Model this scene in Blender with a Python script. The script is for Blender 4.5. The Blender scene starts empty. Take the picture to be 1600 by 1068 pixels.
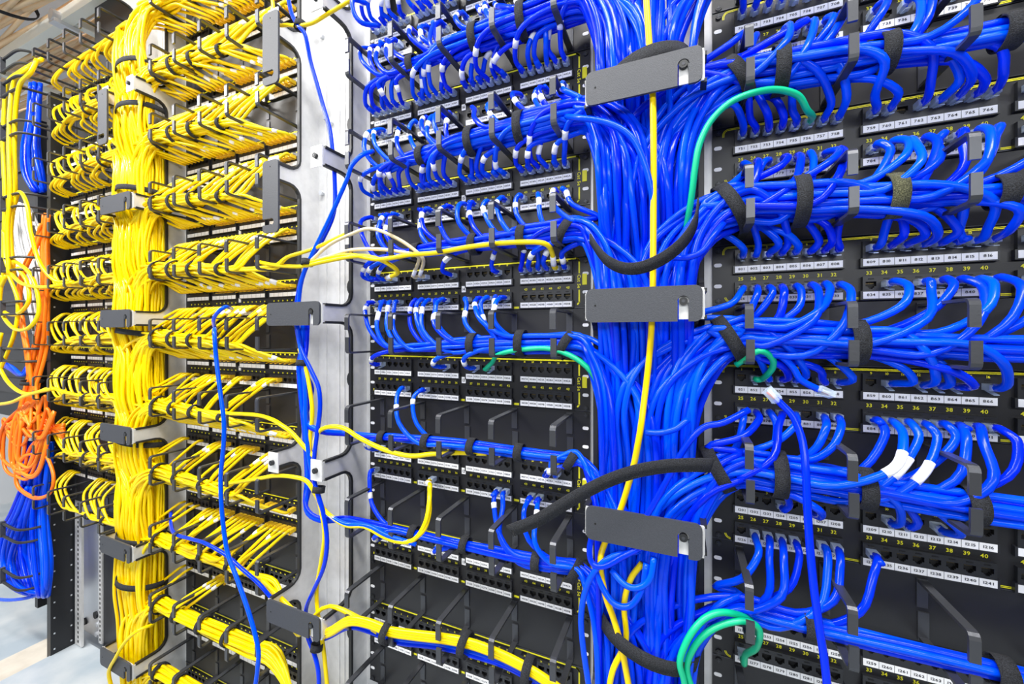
import bpy, bmesh, math, random
import numpy as np
from mathutils import Vector, Matrix
R = random.Random(11)
SC = bpy.context.scene
COL = SC.collection

# ---------------------------------------------------------------- camera, world, lights
CAMZ, DIST, TH, F, HZ = 1.15, 0.679, math.atan(0.4235), 620.0, 520.0
ST, CT = math.sin(TH), math.cos(TH)
cd = bpy.data.cameras.new('camera')
cd.sensor_width = 36.0
cd.lens = 36.0 * F / 1600.0
cd.shift_y = -(534.0 - HZ) / 1600.0
cd.clip_start = 0.02
cam = bpy.data.objects.new('camera', cd)
cam.location = (0, -DIST, CAMZ)
cam.rotation_euler = (math.pi / 2, 0, TH)
COL.objects.link(cam)
SC.camera = cam
SC.view_settings.view_transform = 'Standard'
SC.view_settings.look = 'None'
SC.view_settings.gamma = 1.0
SC.view_settings.use_curve_mapping = False
SC.view_settings.exposure = 0.55
w = bpy.data.worlds.new('room_light')
SC.world = w
w.use_nodes = True
w.node_tree.nodes['Background'].inputs[0].default_value = (0.93, 0.96, 1.0, 1)
w.node_tree.nodes['Background'].inputs[1].default_value = 0.08


def area(name, loc, rot, sx, sy, power, col=(1, 1, 1)):
    l = bpy.data.lights.new(name, 'AREA')
    l.shape = 'RECTANGLE'
    l.size, l.size_y, l.energy, l.color = sx, sy, power, col
    o = bpy.data.objects.new(name, l)
    o.location, o.rotation_euler = loc, rot
    COL.objects.link(o)
    return o


area('ceiling_lamp', (-0.2, -0.95, 2.8), (math.radians(12), 0, 0), 2.6, 0.22, 60, (1, 0.98, 0.95))
area('ceiling_lamp', (-2.3, -1.30, 2.62), (math.radians(34), 0, 0), 1.6, 0.22, 56, (1, 0.98, 0.95))
area('fill_light', (0.3, -2.3, 1.9), (math.radians(75), 0, 0), 3.2, 0.35, 28, (0.95, 0.98, 1))  # unseen fill added behind the camera to brighten the rack fronts


# ---------------------------------------------------------------- helpers
def ray(px, py):
    u, v = (px - 800.0) / F, (HZ - py) / F
    return (-ST + u * CT, CT + u * ST, v)


def P(px, py, Y=0.0):
    dx, dy, dz = ray(px, py)
    t = (Y + DIST) / dy
    return Vector((dx * t, Y, CAMZ + dz * t))


def mat(name, col, rough=0.5, metal=0.0, spec=0.5, alpha=1.0, emit=None, vary=None, bump=None, coat=0.0):
    m = bpy.data.materials.new(name)
    m.use_nodes = True
    nt = m.node_tree
    b = nt.nodes['Principled BSDF']
    b.inputs['Base Color'].default_value = (*col, 1)
    b.inputs['Roughness'].default_value = rough
    b.inputs['Metallic'].default_value = metal
    b.inputs['Specular IOR Level'].default_value = spec
    b.inputs['Alpha'].default_value = alpha
    b.inputs['Coat Weight'].default_value = coat
    if vary:                                   # each cable its own shade of the jacket colour
        oi = nt.nodes.new('ShaderNodeObjectInfo')
        mx = nt.nodes.new('ShaderNodeMix')
        mx.data_type = 'RGBA'
        mx.inputs[6].default_value = (*col, 1)
        mx.inputs[7].default_value = (*vary, 1)
        nt.links.new(oi.outputs['Random'], mx.inputs[0])
        nt.links.new(mx.outputs[2], b.inputs['Base Color'])
    if bump:
        sc, st, c2 = bump
        tc = nt.nodes.new('ShaderNodeTexCoord')
        n = nt.nodes.new('ShaderNodeTexNoise')
        n.inputs['Scale'].default_value = sc
        n.inputs['Detail'].default_value = 4
        nt.links.new(tc.outputs['Object'], n.inputs['Vector'])
        bp = nt.nodes.new('ShaderNodeBump')
        bp.inputs['Strength'].default_value = st
        bp.inputs['Distance'].default_value = 0.002
        nt.links.new(n.outputs['Fac'], bp.inputs['Height'])
        nt.links.new(bp.outputs['Normal'], b.inputs['Normal'])
        if c2:
            r = nt.nodes.new('ShaderNodeValToRGB')
            r.color_ramp.elements[0].position, r.color_ramp.elements[1].position = 0.38, 0.68
            r.color_ramp.elements[0].color = (*col, 1)
            r.color_ramp.elements[1].color = (*c2, 1)
            nt.links.new(n.outputs['Fac'], r.inputs['Fac'])
            nt.links.new(r.outputs['Color'], b.inputs['Base Color'])
    return m


M = dict(
    blue=mat('blue_jacket', (0.0, 0.018, 0.82), 0.19, vary=(0.0, 0.085, 0.92), spec=0.22),
    yellow=mat('yellow_jacket', (0.92, 0.63, 0.0), 0.30, vary=(0.98, 0.76, 0.0), spec=0.35),
    orange=mat('orange_jacket', (1.0, 0.16, 0.0), 0.4, vary=(1.0, 0.24, 0.005)),
    green=mat('green_jacket', (0.0, 0.50, 0.24), 0.38),
    white=mat('white_jacket', (0.82, 0.83, 0.86), 0.4),
    beige=mat('beige_jacket', (0.72, 0.60, 0.36), 0.5),
    tan=mat('tan_jacket', (0.80, 0.52, 0.28), 0.5, vary=(0.95, 0.76, 0.50)),
    panel=mat('black_powder_coat', (0.013, 0.013, 0.0155), 0.42, bump=(700, 0.05, None)),
    module=mat('charcoal_plastic', (0.018, 0.019, 0.023), 0.36),
    cavity=mat('jack_black', (0.004, 0.004, 0.005), 0.6),
    gold=mat('gold_contact', (0.20, 0.14, 0.05), 0.4, 0.6),
    label=mat('label_paper', (0.95, 0.95, 0.96), 0.5),
    ink=mat('label_ink', (0.03, 0.03, 0.04), 0.6),
    print=mat('yellow_print', (0.92, 0.86, 0.02), 0.5),
    steel=mat('grey_steel', (0.075, 0.078, 0.088), 0.36, 0.6, bump=(260, 0.06, None)),
    alu=mat('aluminium', (0.70, 0.70, 0.70), 0.36, 0.2, bump=(60, 0.04, (0.63, 0.63, 0.63))),
    zinc=mat('zinc_rail', (0.70, 0.72, 0.76), 0.38, 0.5),
    rubber=mat('black_rubber', (0.012, 0.013, 0.015), 0.5),
    gate=mat('grey_gate_plastic', (0.040, 0.043, 0.052), 0.55, bump=(900, 0.25, (0.050, 0.054, 0.066))),
    velcro=mat('black_hook_and_loop', (0.006, 0.006, 0.008), 0.9, bump=(900, 1.0, (0.036, 0.040, 0.050))),
    olive=mat('olive_hook_and_loop', (0.03, 0.032, 0.014), 0.9, bump=(900, 1.0, (0.15, 0.15, 0.08))),
    clear=mat('clear_plug', (0.72, 0.86, 1.0), 0.12, alpha=0.42, spec=0.9, coat=0.5),
    amber=mat('yellow_plug', (0.95, 0.62, 0.03), 0.3),
    frost=mat('frosted_plug', (0.62, 0.74, 0.95), 0.2, alpha=0.85, spec=0.8),
    hole=mat('dark_hole', (0.004, 0.004, 0.004), 0.9),
    tray=mat('tray_metal', (0.88, 0.89, 0.82), 0.4, 0.0),
    floor=mat('pale_floor', (0.34, 0.40, 0.45), 0.3, bump=(7, 0.2, (0.50, 0.53, 0.55))),
    wall=mat('wall_paint', (0.62, 0.64, 0.67), 0.7),
    ceil=mat('ceiling_paint', (0.55, 0.56, 0.58), 0.8),
    wood=mat('cream_beam', (0.62, 0.57, 0.48), 0.5, bump=(14, 0.2, (0.50, 0.45, 0.37))),
    black=mat('black_upright', (0.008, 0.009, 0.012), 0.45),
)


def link(name, me, parent=None):
    o = bpy.data.objects.new(name, me)
    COL.objects.link(o)
    if parent is not None:
        o.parent = parent
    return o


def tag(o, label=None, cat=None, group=None, kind=None):
    if label: o['label'] = label
    if cat: o['category'] = cat
    if group: o['group'] = group
    if kind: o['kind'] = kind
    return o


def empty(name, loc, label, cat, group=None):
    o = bpy.data.objects.new(name, None)
    o.location = loc
    o.empty_display_size = 0.05
    COL.objects.link(o)
    return tag(o, label, cat, group)


class MB:
    def __init__(s):
        s.v, s.f, s.m = [], [], []

    def add(s, vs, fs, mi=0):
        b = len(s.v)
        s.v.extend([tuple(x) for x in vs])
        s.f.extend([tuple(i + b for i in q) for q in fs])
        s.m.extend([mi] * len(fs))

    def box(s, x0, x1, y0, y1, z0, z1, mi=0):
        vs = [(x, y, z) for x in (x0, x1) for y in (y0, y1) for z in (z0, z1)]
        s.add(vs, [(0, 1, 3, 2), (4, 6, 7, 5), (0, 4, 5, 1), (2, 3, 7, 6), (0, 2, 6, 4), (1, 5, 7, 3)], mi)

    def quad(s, x0, x1, z0, z1, y, mi=0):
        s.add([(x0, y, z0), (x1, y, z0), (x1, y, z1), (x0, y, z1)], [(0, 1, 2, 3)], mi)

    def prism(s, pts, axis, a, b, mi=0):
        n = len(pts)
        def put(p, t):
            return (t, p[0], p[1]) if axis == 'x' else ((p[0], t, p[1]) if axis == 'y' else (p[0], p[1], t))
        vs = [put(p, a) for p in pts] + [put(p, b) for p in pts]
        fs = [tuple(range(n)), tuple(range(2 * n - 1, n - 1, -1))]
        fs += [(i, i + n, (i + 1) % n + n, (i + 1) % n) for i in range(n)]
        s.add(vs, fs, mi)

    def disc(s, x, z, y0, y1, r, n=12, mi=0, sx=1.0):
        s.prism([(x + sx * r * math.cos(2 * math.pi * i / n), z + r * math.sin(2 * math.pi * i / n)) for i in range(n)], 'y', y0, y1, mi)

    def tube(s, pts, r, sides=8, mi=0, closed=False):
        v, f = tube_geo(pts, r, sides, closed)
        s.add(v, f, mi)

    def mesh(s, name, mats, smooth=False):
        me = bpy.data.meshes.new(name)
        me.from_pydata(s.v, [], s.f)
        for m in (mats if isinstance(mats, (list, tuple)) else [mats]):
            me.materials.append(m)
        if s.m and max(s.m):
            me.polygons.foreach_set('material_index', s.m)
        if smooth:
            me.polygons.foreach_set('use_smooth', [True] * len(me.polygons))
        bm = bmesh.new()
        bm.from_mesh(me)
        bmesh.ops.recalc_face_normals(bm, faces=bm.faces)
        bm.to_mesh(me)
        bm.free()
        return me

    def build(s, name, mats, parent=None, smooth=False):
        return link(name, s.mesh(name, mats, smooth), parent)


def spline(pts, step=0.02):
    p = np.array([tuple(q) for q in pts], float)
    if len(p) < 3:
        n = max(2, int(np.linalg.norm(p[1] - p[0]) / step))
        return p[0] + (p[1] - p[0]) * np.linspace(0, 1, n + 1)[:, None]
    q = np.vstack([2 * p[0] - p[1], p, 2 * p[-1] - p[-2]])
    out = []
    for i in range(1, len(q) - 2):
        p0, p1, p2, p3 = q[i - 1], q[i], q[i + 1], q[i + 2]
        L = np.linalg.norm(p2 - p1)
        n = max(2 if L < 0.012 else 4, min(14, int(math.ceil(L / step))))
        m1, m2 = (p2 - p0) / 2, (p3 - p1) / 2
        # keep tangents no longer than the span so that short spans do not loop
        for m in (m1, m2):
            l = np.linalg.norm(m)
            if l > 1.3 * L:
                m *= 1.3 * L / l
        t = np.linspace(0, 1, n, endpoint=False)[:, None]
        out.append((2*t**3-3*t**2+1)*p1 + (t**3-2*t**2+t)*m1 + (-2*t**3+3*t**2)*p2 + (t**3-t**2)*m2)
    out.append(p[-1:])
    return np.vstack(out)


def frames(p, closed=False):
    if closed:
        d = np.roll(p, -1, 0) - np.roll(p, 1, 0)
    else:
        d = np.gradient(p, axis=0)
    d /= np.linalg.norm(d, axis=1)[:, None] + 1e-12
    a = np.array([0, 0, 1.0]) if abs(d[0][2]) < 0.9 else np.array([0, 1.0, 0])
    n = np.zeros_like(p)
    c = a - d[0] * d[0].dot(a)
    c /= np.linalg.norm(c)
    for i in range(len(p)):
        c = c - d[i] * d[i].dot(c)
        c /= np.linalg.norm(c) + 1e-12
        n[i] = c
    return d, n, np.cross(d, n)


def tube_geo(pts, r, sides=8, closed=False):
    p = np.asarray([tuple(q) for q in pts], float)
    d, n, b = frames(p, closed)
    k = len(p)
    an = np.arange(sides) * 2 * math.pi / sides
    rr = np.broadcast_to(np.asarray(r, float), (k,))
    v = p[:, None, :] + rr[:, None, None] * (np.cos(an)[None, :, None] * n[:, None, :] + np.sin(an)[None, :, None] * b[:, None, :])
    v = v.reshape(-1, 3)
    f = []
    for i in range(k if closed else k - 1):
        j = (i + 1) % k
        for a in range(sides):
            c = (a + 1) % sides
            f.append((i * sides + a, i * sides + c, j * sides + c, j * sides + a))
    if not closed:
        f.append(tuple(range(sides - 1, -1, -1)))
        f.append(tuple((k - 1) * sides + a for a in range(sides)))
    return v.tolist(), f


def ribbon_geo(pts, wid, thick, side):
    """a strap: rectangular section swept along pts; side(i) is the width direction"""
    p = np.asarray([tuple(q) for q in pts], float)
    d = np.gradient(p, axis=0)
    d /= np.linalg.norm(d, axis=1)[:, None]
    v, f = [], []
    for i in range(len(p)):
        s_ = np.asarray(side(i) if callable(side) else side, float)
        s_ = s_ - d[i] * d[i].dot(s_)
        s_ /= np.linalg.norm(s_)
        n = np.cross(d[i], s_)
        for a, b in ((-1, -1), (1, -1), (1, 1), (-1, 1)):
            v.append(tuple(p[i] + s_ * a * wid / 2 + n * b * thick / 2))
    for i in range(len(p) - 1):
        for a in range(4):
            c = (a + 1) % 4
            f.append((i * 4 + a, i * 4 + c, i * 4 + 4 + c, i * 4 + 4 + a))
    f += [(3, 2, 1, 0), tuple(len(v) - 4 + a for a in range(4))]
    return v, f


def tube_obj(name, pts, r, m, parent=None, sides=8, step=0.02, raw=False):
    mb = MB()
    mb.tube(pts if raw else spline(pts, step), r, sides)
    me = bpy.data.meshes.new(name)
    me.from_pydata(mb.v, [], mb.f)
    me.materials.append(m)
    me.polygons.foreach_set('use_smooth', [True] * len(me.polygons))
    return link(name, me, parent)


# glyphs for printed figures
GL = {}


def glyph(ch):
    if ch not in GL:
        cu = bpy.data.curves.new('glyph', 'FONT')
        cu.body = ch
        cu.resolution_u = 2
        cu.offset = 0.018
        o = bpy.data.objects.new('glyph', cu)
        COL.objects.link(o)
        dg = bpy.context.evaluated_depsgraph_get()
        ev = o.evaluated_get(dg)
        me = ev.to_mesh()
        vs = [tuple(v.co) for v in me.vertices]
        fs = [tuple(p.vertices) for p in me.polygons]
        ev.to_mesh_clear()
        wd = (max(v[0] for v in vs) + 0.07) if vs else 0.3
        bpy.data.objects.remove(o)
        bpy.data.curves.remove(cu)
        GL[ch] = (vs, fs, wd)
    return GL[ch]


def text(mb, s, x, z, y, h, mi=0, vertical=False, squash=1.0):
    """figures of height h centred at (x, z) on the plane y, facing -Y"""
    k = h / 0.72
    tot = sum(glyph(c)[2] if c != ' ' else 0.3 for c in s) * k * squash
    cx = -tot / 2
    for c in s:
        if c == ' ':
            cx += 0.3 * k * squash
            continue
        vs, fs, wd = glyph(c)
        out = []
        for v in vs:
            a, b = cx + v[0] * k * squash, v[1] * k - h / 2
            out.append((x + b, y, z - a) if vertical else (x + a, y, z + b))
        mb.add(out, fs, mi)
        cx += wd * k * squash


# ---------------------------------------------------------------- lay-out of the row of racks
PITCH = 0.6705
X3, X2, X1, X0 = 0.0456, 0.0456 - PITCH, 0.0456 - 2 * PITCH, 0.0456 - 3 * PITCH
PW, U4 = 0.4826, 0.1778
MGR = {'blue': -0.048, 'alu': -0.7165, 'yel': -1.387, 'far': -2.058}
GA, WA, PA = [0.0185, 0.131, 0.2435, 0.357], 0.095, 0.0158
GB, WB, PB = [0.030, 0.1805, 0.327], 0.128, 0.016
RINGS = [0.035, 0.139, 0.242, 0.343, 0.447]


def ptop(k): return CAMZ - 0.0465 + U4 * k
def mtop(k): return ptop(k) - 0.0889


def jack_pos(rack, k, row, i):
    if rack == 3:
        x = X3 + GB[i // 8] + (i % 8 + 0.5) * PB
    else:
        x = {2: X2, 1: X1, 0: X0}[rack] + GA[i // 6] + (i % 6 + 0.5) * PA
    return Vector((x, -0.006, ptop(k) - (0.0190 if row == 0 else 0.0670)))


# ---------------------------------------------------------------- setting
mb = MB(); mb.box(-4.2, 2.6, -3.2, 2.0, -0.05, 0.0); tag(mb.build('floor', M['floor']), 'pale blue grey floor at the foot of the racks', 'floor', kind='structure')
mb = MB(); mb.box(-4.2, 2.6, -3.2, 2.0, 2.95, 3.0); tag(mb.build('ceiling', M['ceil']), 'grey ceiling above the cable tray', 'ceiling', kind='structure')
mb = MB(); mb.box(-4.2, 2.6, 1.6, 1.65, 0.0, 2.95); tag(mb.build('wall_back', M['wall']), 'grey wall behind the racks', 'wall', kind='structure')
mb = MB(); mb.box(-4.25, -4.2, -3.2, 1.65, 0.0, 2.95); tag(mb.build('wall_left', M['wall']), 'grey wall at the far end of the aisle', 'wall', kind='structure')

# ---------------------------------------------------------------- shared part meshes
NOTCH = [(-0.0056, 0.0042), (0.0056, 0.0042), (0.0056, -0.0020), (0.0034, -0.0020), (0.0034, -0.0038), (0.0019, -0.0038),
         (0.0019, -0.0054), (-0.0019, -0.0054), (-0.0019, -0.0038), (-0.0034, -0.0038), (-0.0034, -0.0020), (-0.0056, -0.0020)]


def module_mesh(n, pitch, w):
    mb = MB()
    h0, h1, y = -0.0125, 0.0105, -0.006
    e = (w - n * pitch) / 2
    mb.quad(0, e, h0, h1, y)
    mb.quad(w - e, w, h0, h1, y)
    for i in range(n):
        a = e + i * pitch
        c, b = a + pitch / 2, a + pitch
        mb.quad(a, b, 0.0042, h1, y)
        mb.quad(a, c - 0.0056, -0.0020, 0.0042, y); mb.quad(c + 0.0056, b, -0.0020, 0.0042, y)
        mb.quad(a, c - 0.0034, -0.0038, -0.0020, y); mb.quad(c + 0.0034, b, -0.0038, -0.0020, y)
        mb.quad(a, c - 0.0019, -0.0054, -0.0038, y); mb.quad(c + 0.0019, b, -0.0054, -0.0038, y)
        mb.quad(a, b, h0, -0.0054, y)
        mb.box(c - 0.003, c + 0.003, y - 0.0006, y, 0.0072, 0.0083, 1)
    for (x0, x1) in ((-0.0006, 0.0), (w, w + 0.0006)):
        mb.box(x0, x1, y, 0, h0, h1)
    mb.box(-0.0006, w + 0.0006, y, 0, h1, h1 + 0.0006); mb.box(-0.0006, w + 0.0006, y, 0, h0 - 0.0006, h0)
    return mb.mesh('jack_module', [M['module'], M['cavity']])


def jack_mesh():
    mb = MB()
    n = len(NOTCH)
    f_ = [(p[0], -0.0061, p[1]) for p in NOTCH]
    k_ = [(p[0], -0.0004, p[1]) for p in NOTCH]
    mb.add(f_ + k_, [(i, (i + 1) % n, (i + 1) % n + n, i + n) for i in range(n)] + [tuple(range(n, 2 * n))], 0)
    for q in range(8):
        x = -0.0038 + q * 0.00108
        mb.quad(x, x + 0.0005, 0.0012, 0.0036, -0.0008, 1)
    return mb.mesh('jack', [M['cavity'], M['gold']])


def strip_mesh(n, pitch, w):
    mb = MB()
    e = (w - n * pitch) / 2
    h = 0.0047
    mb.box(-0.003, w + 0.003, -0.0062, 0, -h - 0.0016, h + 0.0012, 1)
    mb.box(e - 0.0004, w - e + 0.0004, -0.0066, -0.0060, -h, h, 0)
    for i in range(1, n):
        mb.box(e + i * pitch - 0.0002, e + i * pitch + 0.0002, -0.0068, -0.0066, -h, h, 2)
    return mb.mesh('label_strip', [M['label'], M['module'], M['ink']])


MOD_A, MOD_B, JACK = module_mesh(6, PA, WA), module_mesh(8, PB, WB), jack_mesh()
STR_A, STR_B = strip_mesh(6, PA, WA), strip_mesh(8, PB, WB)


def screw_mesh():
    mb = MB()
    mb.disc(0, 0, -0.0022, 0, 0.0044, 14, 0)
    mb.box(-0.0028, 0.0028, -0.0026, -0.0022, -0.0005, 0.0005, 1)
    mb.box(-0.0005, 0.0005, -0.0026, -0.0022, -0.0028, 0.0028, 1)
    return mb.mesh('screw', [M['rubber'], M['steel']])


def slot_mesh():
    mb = MB()
    pts = []
    for s_ in (1, -1):
        for i in range(7):
            a = -math.pi / 2 + math.pi * i / 6
            pts.append((s_ * (0.0026 + 0.0028 * math.cos(a)), s_ * 0.0028 * math.sin(a)))
    mb.prism(pts, 'y', -0.0006, 0)
    return mb.mesh('mounting_slot', M['label'])


SCREW, SLOT = screw_mesh(), slot_mesh()


def plate_mesh(h, nm):
    mb = MB()
    mb.box(0.0, PW, 0.0, 0.004, -h, 0.0, 0)
    mb.box(0.0, PW, -0.0012, 0.0, -h, -h + 0.0011, 1)
    return mb.mesh(nm, [M['panel'], M['steel']])


PLATE = plate_mesh(0.0880, 'faceplate')
BACK = plate_mesh(0.0880, 'back_plate')


def arc(cx, cz, r, a0, a1, n=6):
    return [(cx + r * math.cos(math.radians(a0 + (a1 - a0) * i / n)), cz + r * math.sin(math.radians(a0 + (a1 - a0) * i / n))) for i in range(n + 1)]


def line2d(mb, pts, wd, y, mi=0):
    for (a, b) in zip(pts[:-1], pts[1:]):
        dx, dz = b[0] - a[0], b[1] - a[1]
        L = math.hypot(dx, dz) or 1
        ex, ez = dx / L * wd * 0.3, dz / L * wd * 0.3
        nx, nz = -dz / L * wd / 2, dx / L * wd / 2
        mb.add([(a[0] - ex + nx, y, a[1] - ez + nz), (b[0] + ex + nx, y, b[1] + ez + nz), (b[0] + ex - nx, y, b[1] + ez - nz), (a[0] - ex - nx, y, a[1] - ez - nz)], [(0, 1, 2, 3)], mi)


def print_mesh_b():
    mb = MB()
    for o in (0.0, 0.0017):
        pts = [(0.014 + o, -0.013)] + arc(0.022 + o * 0, -0.0100, 0.008 - o, 180, 90) + [(PW - 0.022, -0.0020 - o)] + arc(PW - 0.022, -0.0100, 0.008 - o, 90, 0)
        line2d(mb, pts, 0.0010, -0.0005)
        for g in ((0.0155, 0.026),):
            line2d(mb, arc(0.0255, -0.0765, 0.009 - o, 190, 262), 0.0010, -0.0005)
        for xa, xb in ((0.162, 0.177), (0.3115, 0.324)):
            line2d(mb, [(xa, -0.0835 - o), (xb, -0.0835 - o)], 0.0010, -0.0005)
    return mb.mesh('line_print', M['print'])


def print_mesh_a():
    mb = MB()
    pts = [(0.0125, -0.0085)] + arc(0.0165, -0.0060, 0.004, 180, 90) + [(0.459, -0.0020)] + arc(0.459, -0.0070, 0.005, 90, 0) + [(0.464, -0.027)]
    line2d(mb, pts, 0.0026, -0.0005)
    line2d(mb, [(0.464, -0.057), (0.464, -0.078), (0.461, -0.0815)], 0.0026, -0.0005)
    text(mb, 'Cat 5e', 0.464, -0.042, -0.0005, 0.0058, vertical=True)
    mb.box(0.4695, 0.4775, -0.0012, 0.0, -0.048, -0.029)
    for xa in (0.1155, 0.2285, 0.341):
        mb.quad(xa + 0.001, xa + 0.011, -0.0865, -0.0825, -0.0005)
    mb.quad(0.0095, 0.0125, -0.081, -0.074, -0.0005)
    return mb.mesh('line_print', M['print'])


def number_mesh(groups, pitch, n, w, first, z, h):
    mb = MB()
    q = first
    for g in groups:
        e = (w - n * pitch) / 2
        for i in range(n):
            text(mb, str(q), g + e + (i + 0.5) * pitch, z, -0.0067 if first < 25 and h < 0.004 else -0.0005, h)
            q += 1
    return mb.mesh('number_print', M['print'])


PRINT_A, PRINT_B = print_mesh_a(), print_mesh_b()
NUM_A = [number_mesh(GA, PA, 6, WA, 1, -0.0058, 0.0030), number_mesh(GA, PA, 6, WA, 25, -0.0515, 0.0042)]
NUM_B = [number_mesh(GB, PB, 8, WB, 1, -0.0070, 0.0034), number_mesh(GB, PB, 8, WB, 25, -0.0505, 0.0048)]


def dots_mesh(z):
    mb = MB()
    for g in GA:
        for i in range(6):
            x = g + (i + 0.5) * PA
            mb.quad(x - 0.0022, x + 0.0022, z - 0.0016, z + 0.0016, -0.0067 if z > -0.01 else -0.0005)
    return mb.mesh('number_print', M['print'])


DOTS = [dots_mesh(-0.0058), dots_mesh(-0.0515)]
CODES_A = []
for g in range(8):
    mb = MB()
    for i in range(6):
        text(mb, '%d%02d%s' % (11 + g % 4, 1 + (g * 6 + i) * 7 % 60, 'AB'[g // 4]), (WA - 6 * PA) / 2 + (i + 0.5) * PA, 0.0004, -0.0070, 0.0030, squash=1.15)
    CODES_A.append(mb.mesh('label_text', M['ink']))


def codes_b(first):
    mb = MB()
    for i in range(8):
        text(mb, str(first + i), (WB - 8 * PB) / 2 + (i + 0.5) * PB, 0.0004, -0.0070, 0.0034, squash=1.2)
    return mb.mesh('label_text', M['ink'])


def hook_mesh(up):
    """flat bar: from the back plate forward 100 mm, rounded, then 33 mm down (upper) or up (lower)"""
    s_ = 1 if up else -1
    pts = [(0.0, 0.0), (-0.094, 0.0)] + [(-0.094 - 0.006 * math.sin(a), -s_ * 0.006 * (1 - math.cos(a))) for a in (0.5, 1.0, math.pi / 2)] + [(-0.100, -s_ * 0.030)]
    v, f = ribbon_geo([(0, p[0], p[1]) for p in pts], 0.0096, 0.0036, (1, 0, 0))
    mb = MB(); mb.add(v, f)
    mb.box(-0.0055, 0.0055, -0.002, 0.0, (-0.034 if up else -0.003), (0.003 if up else 0.034))
    return mb.mesh('cable_hook', M['steel'])


HOOK_U, HOOK_L = hook_mesh(True), hook_mesh(False)
ORD = ['topmost', 'second', 'third', 'fourth', 'fifth', 'sixth', 'seventh', 'eighth', 'ninth', 'tenth', 'eleventh', 'twelfth', 'thirteenth']
NTH = ['first', 'second', 'third', 'fourth', 'fifth', 'sixth', 'seventh', 'eighth', 'ninth', 'tenth', 'eleventh', 'twelfth', 'thirteenth', 'fourteenth', 'fifteenth', 'sixteenth', 'seventeenth', 'eighteenth', 'nineteenth', 'twentieth', 'twenty-first', 'twenty-second', 'twenty-third', 'twenty-fourth']
TOPK = {3: 3, 2: 4, 1: 6, 0: 6}
RN = {3: 'right-hand rack', 2: 'middle rack', 1: 'yellow-cabled rack', 0: 'far left rack'}
RX = {3: X3, 2: X2, 1: X1, 0: X0}
B3 = {3: 701, 2: 751, 1: 801, 0: 851, -1: 1201, -2: 1251, -3: 1301}
TAGS = {4: '17', 3: '16', 2: '15', 1: '14', 0: '13', -1: '12', -2: '11', -3: '10', -4: '9'}


def pname(rack, k):
    return '%s panel of the %s' % (ORD[TOPK[rack] - k] if k <= TOPK[rack] else 'hidden upper', RN[rack])


def sub(me, name, parent, x=0, z=0, y=0):
    o = link(name, me, parent)
    o.location = (x, y, z)
    return o


def patch_panel(rack, k):
    b = rack == 3
    if b:
        lab = 'black patch panel with large white number labels, %s' % pname(rack, k)
    else:
        lab = 'black patch panel with white label strips, %s' % pname(rack, k)
    t = empty('patch_panel', (RX[rack], 0, ptop(k)), lab, 'patch panel', 'patch panels in the %s' % RN[rack])
    sub(PLATE, 'faceplate', t)
    sub(PRINT_B if b else PRINT_A, 'line_print', t)
    fine = rack >= 2
    for r in (0, 1):
        sub((NUM_B if b else (NUM_A if fine else DOTS))[r], 'number_print', t)
        for gi, g in enumerate(GB if b else GA):
            mo = sub(MOD_B if b else MOD_A, 'jack_module', t, g, -0.0190 if r == 0 else -0.0670)
            st = sub(STR_B if b else STR_A, 'label_strip', t, g, -0.0371 if r == 0 else -0.0808)
            if fine:
                n, pt, w_ = (8, PB, WB) if b else (6, PA, WA)
                for i in range(n):
                    if b and gi == 2 and i > 2: continue
                    sub(JACK, 'jack', mo, (w_ - n * pt) / 2 + (i + 0.5) * pt)
                if b and not (gi == 2):
                    sub(codes_b(B3[k] + gi * 8 + (25 if r else 0)), 'label_text', st)
                elif not b:
                    sub(CODES_A[r * 4 + gi], 'label_text', st)
    if fine:
        for z in (-0.0063, -0.0825):
            for x in (0.0085, PW - 0.0075):
                sub(SCREW, 'screw', t, x, z)
        for z in (-0.0285, -0.0605):
            for x in (0.0075, PW - 0.0075):
                sub(SLOT, 'mounting_slot', t, x, z)
    if not b:
        mb = MB(); mb.box(-0.0045, 0.0045, -0.001, 0, -0.006, 0.006, 0)
        if fine: text(mb, TAGS[k], 0, 0, -0.0014, 0.0055, 1)
        o = mb.build('number_tag', [M['label'], M['ink']], t); o.location = (0.2350, 0, -0.0455)
    return t


def cable_manager(rack, k):
    ord_ = pname(rack, k)
    t = empty('horizontal_cable_manager', (RX[rack], 0, mtop(k)), 'black hooked cable manager directly under the %s' % ord_, 'cable manager', 'cable managers in the %s' % RN[rack])
    if rack == 0 and k == 6:                     # the top one is an open bar: the tray shows through it
        mb = MB(); mb.box(0, PW, 0.0, 0.004, -0.0880, -0.076); mb.build('back_bar', M['panel'], t)
    else:
        sub(BACK, 'back_plate', t)
    for x in RINGS:
        a = sub(HOOK_U, 'cable_hook', t, x, -0.0065)
        c = sub(HOOK_L, 'cable_hook', t, x + 0.0012, -0.0805)
    if rack >= 2:
        for z in (-0.0063, -0.0825):
            for x in (0.0085, PW - 0.0075):
                sub(SCREW, 'screw', t, x, z)
        for z in (-0.0285, -0.0605):
            for x in (0.0075, PW - 0.0075):
                sub(SLOT, 'mounting_slot', t, x, z)
    return t


for k in range(3, -3, -1):
    patch_panel(3, k)
for k in range(4, -4, -1):
    patch_panel(2, k)
for k in range(6, -6, -1):
    patch_panel(1, k)
for k in range(5, -3, -1):
    patch_panel(0, k)
RNG = {3: (4, -2), 2: (4, -3), 1: (6, -5), 0: (6, -2)}
B3[4] = 651
for r_, (a, b) in RNG.items():
    for k in range(a, b - 1, -1):
        if r_ == 0 and k == 6: TOPK[0] = 6
        cable_manager(r_, k)


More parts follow.
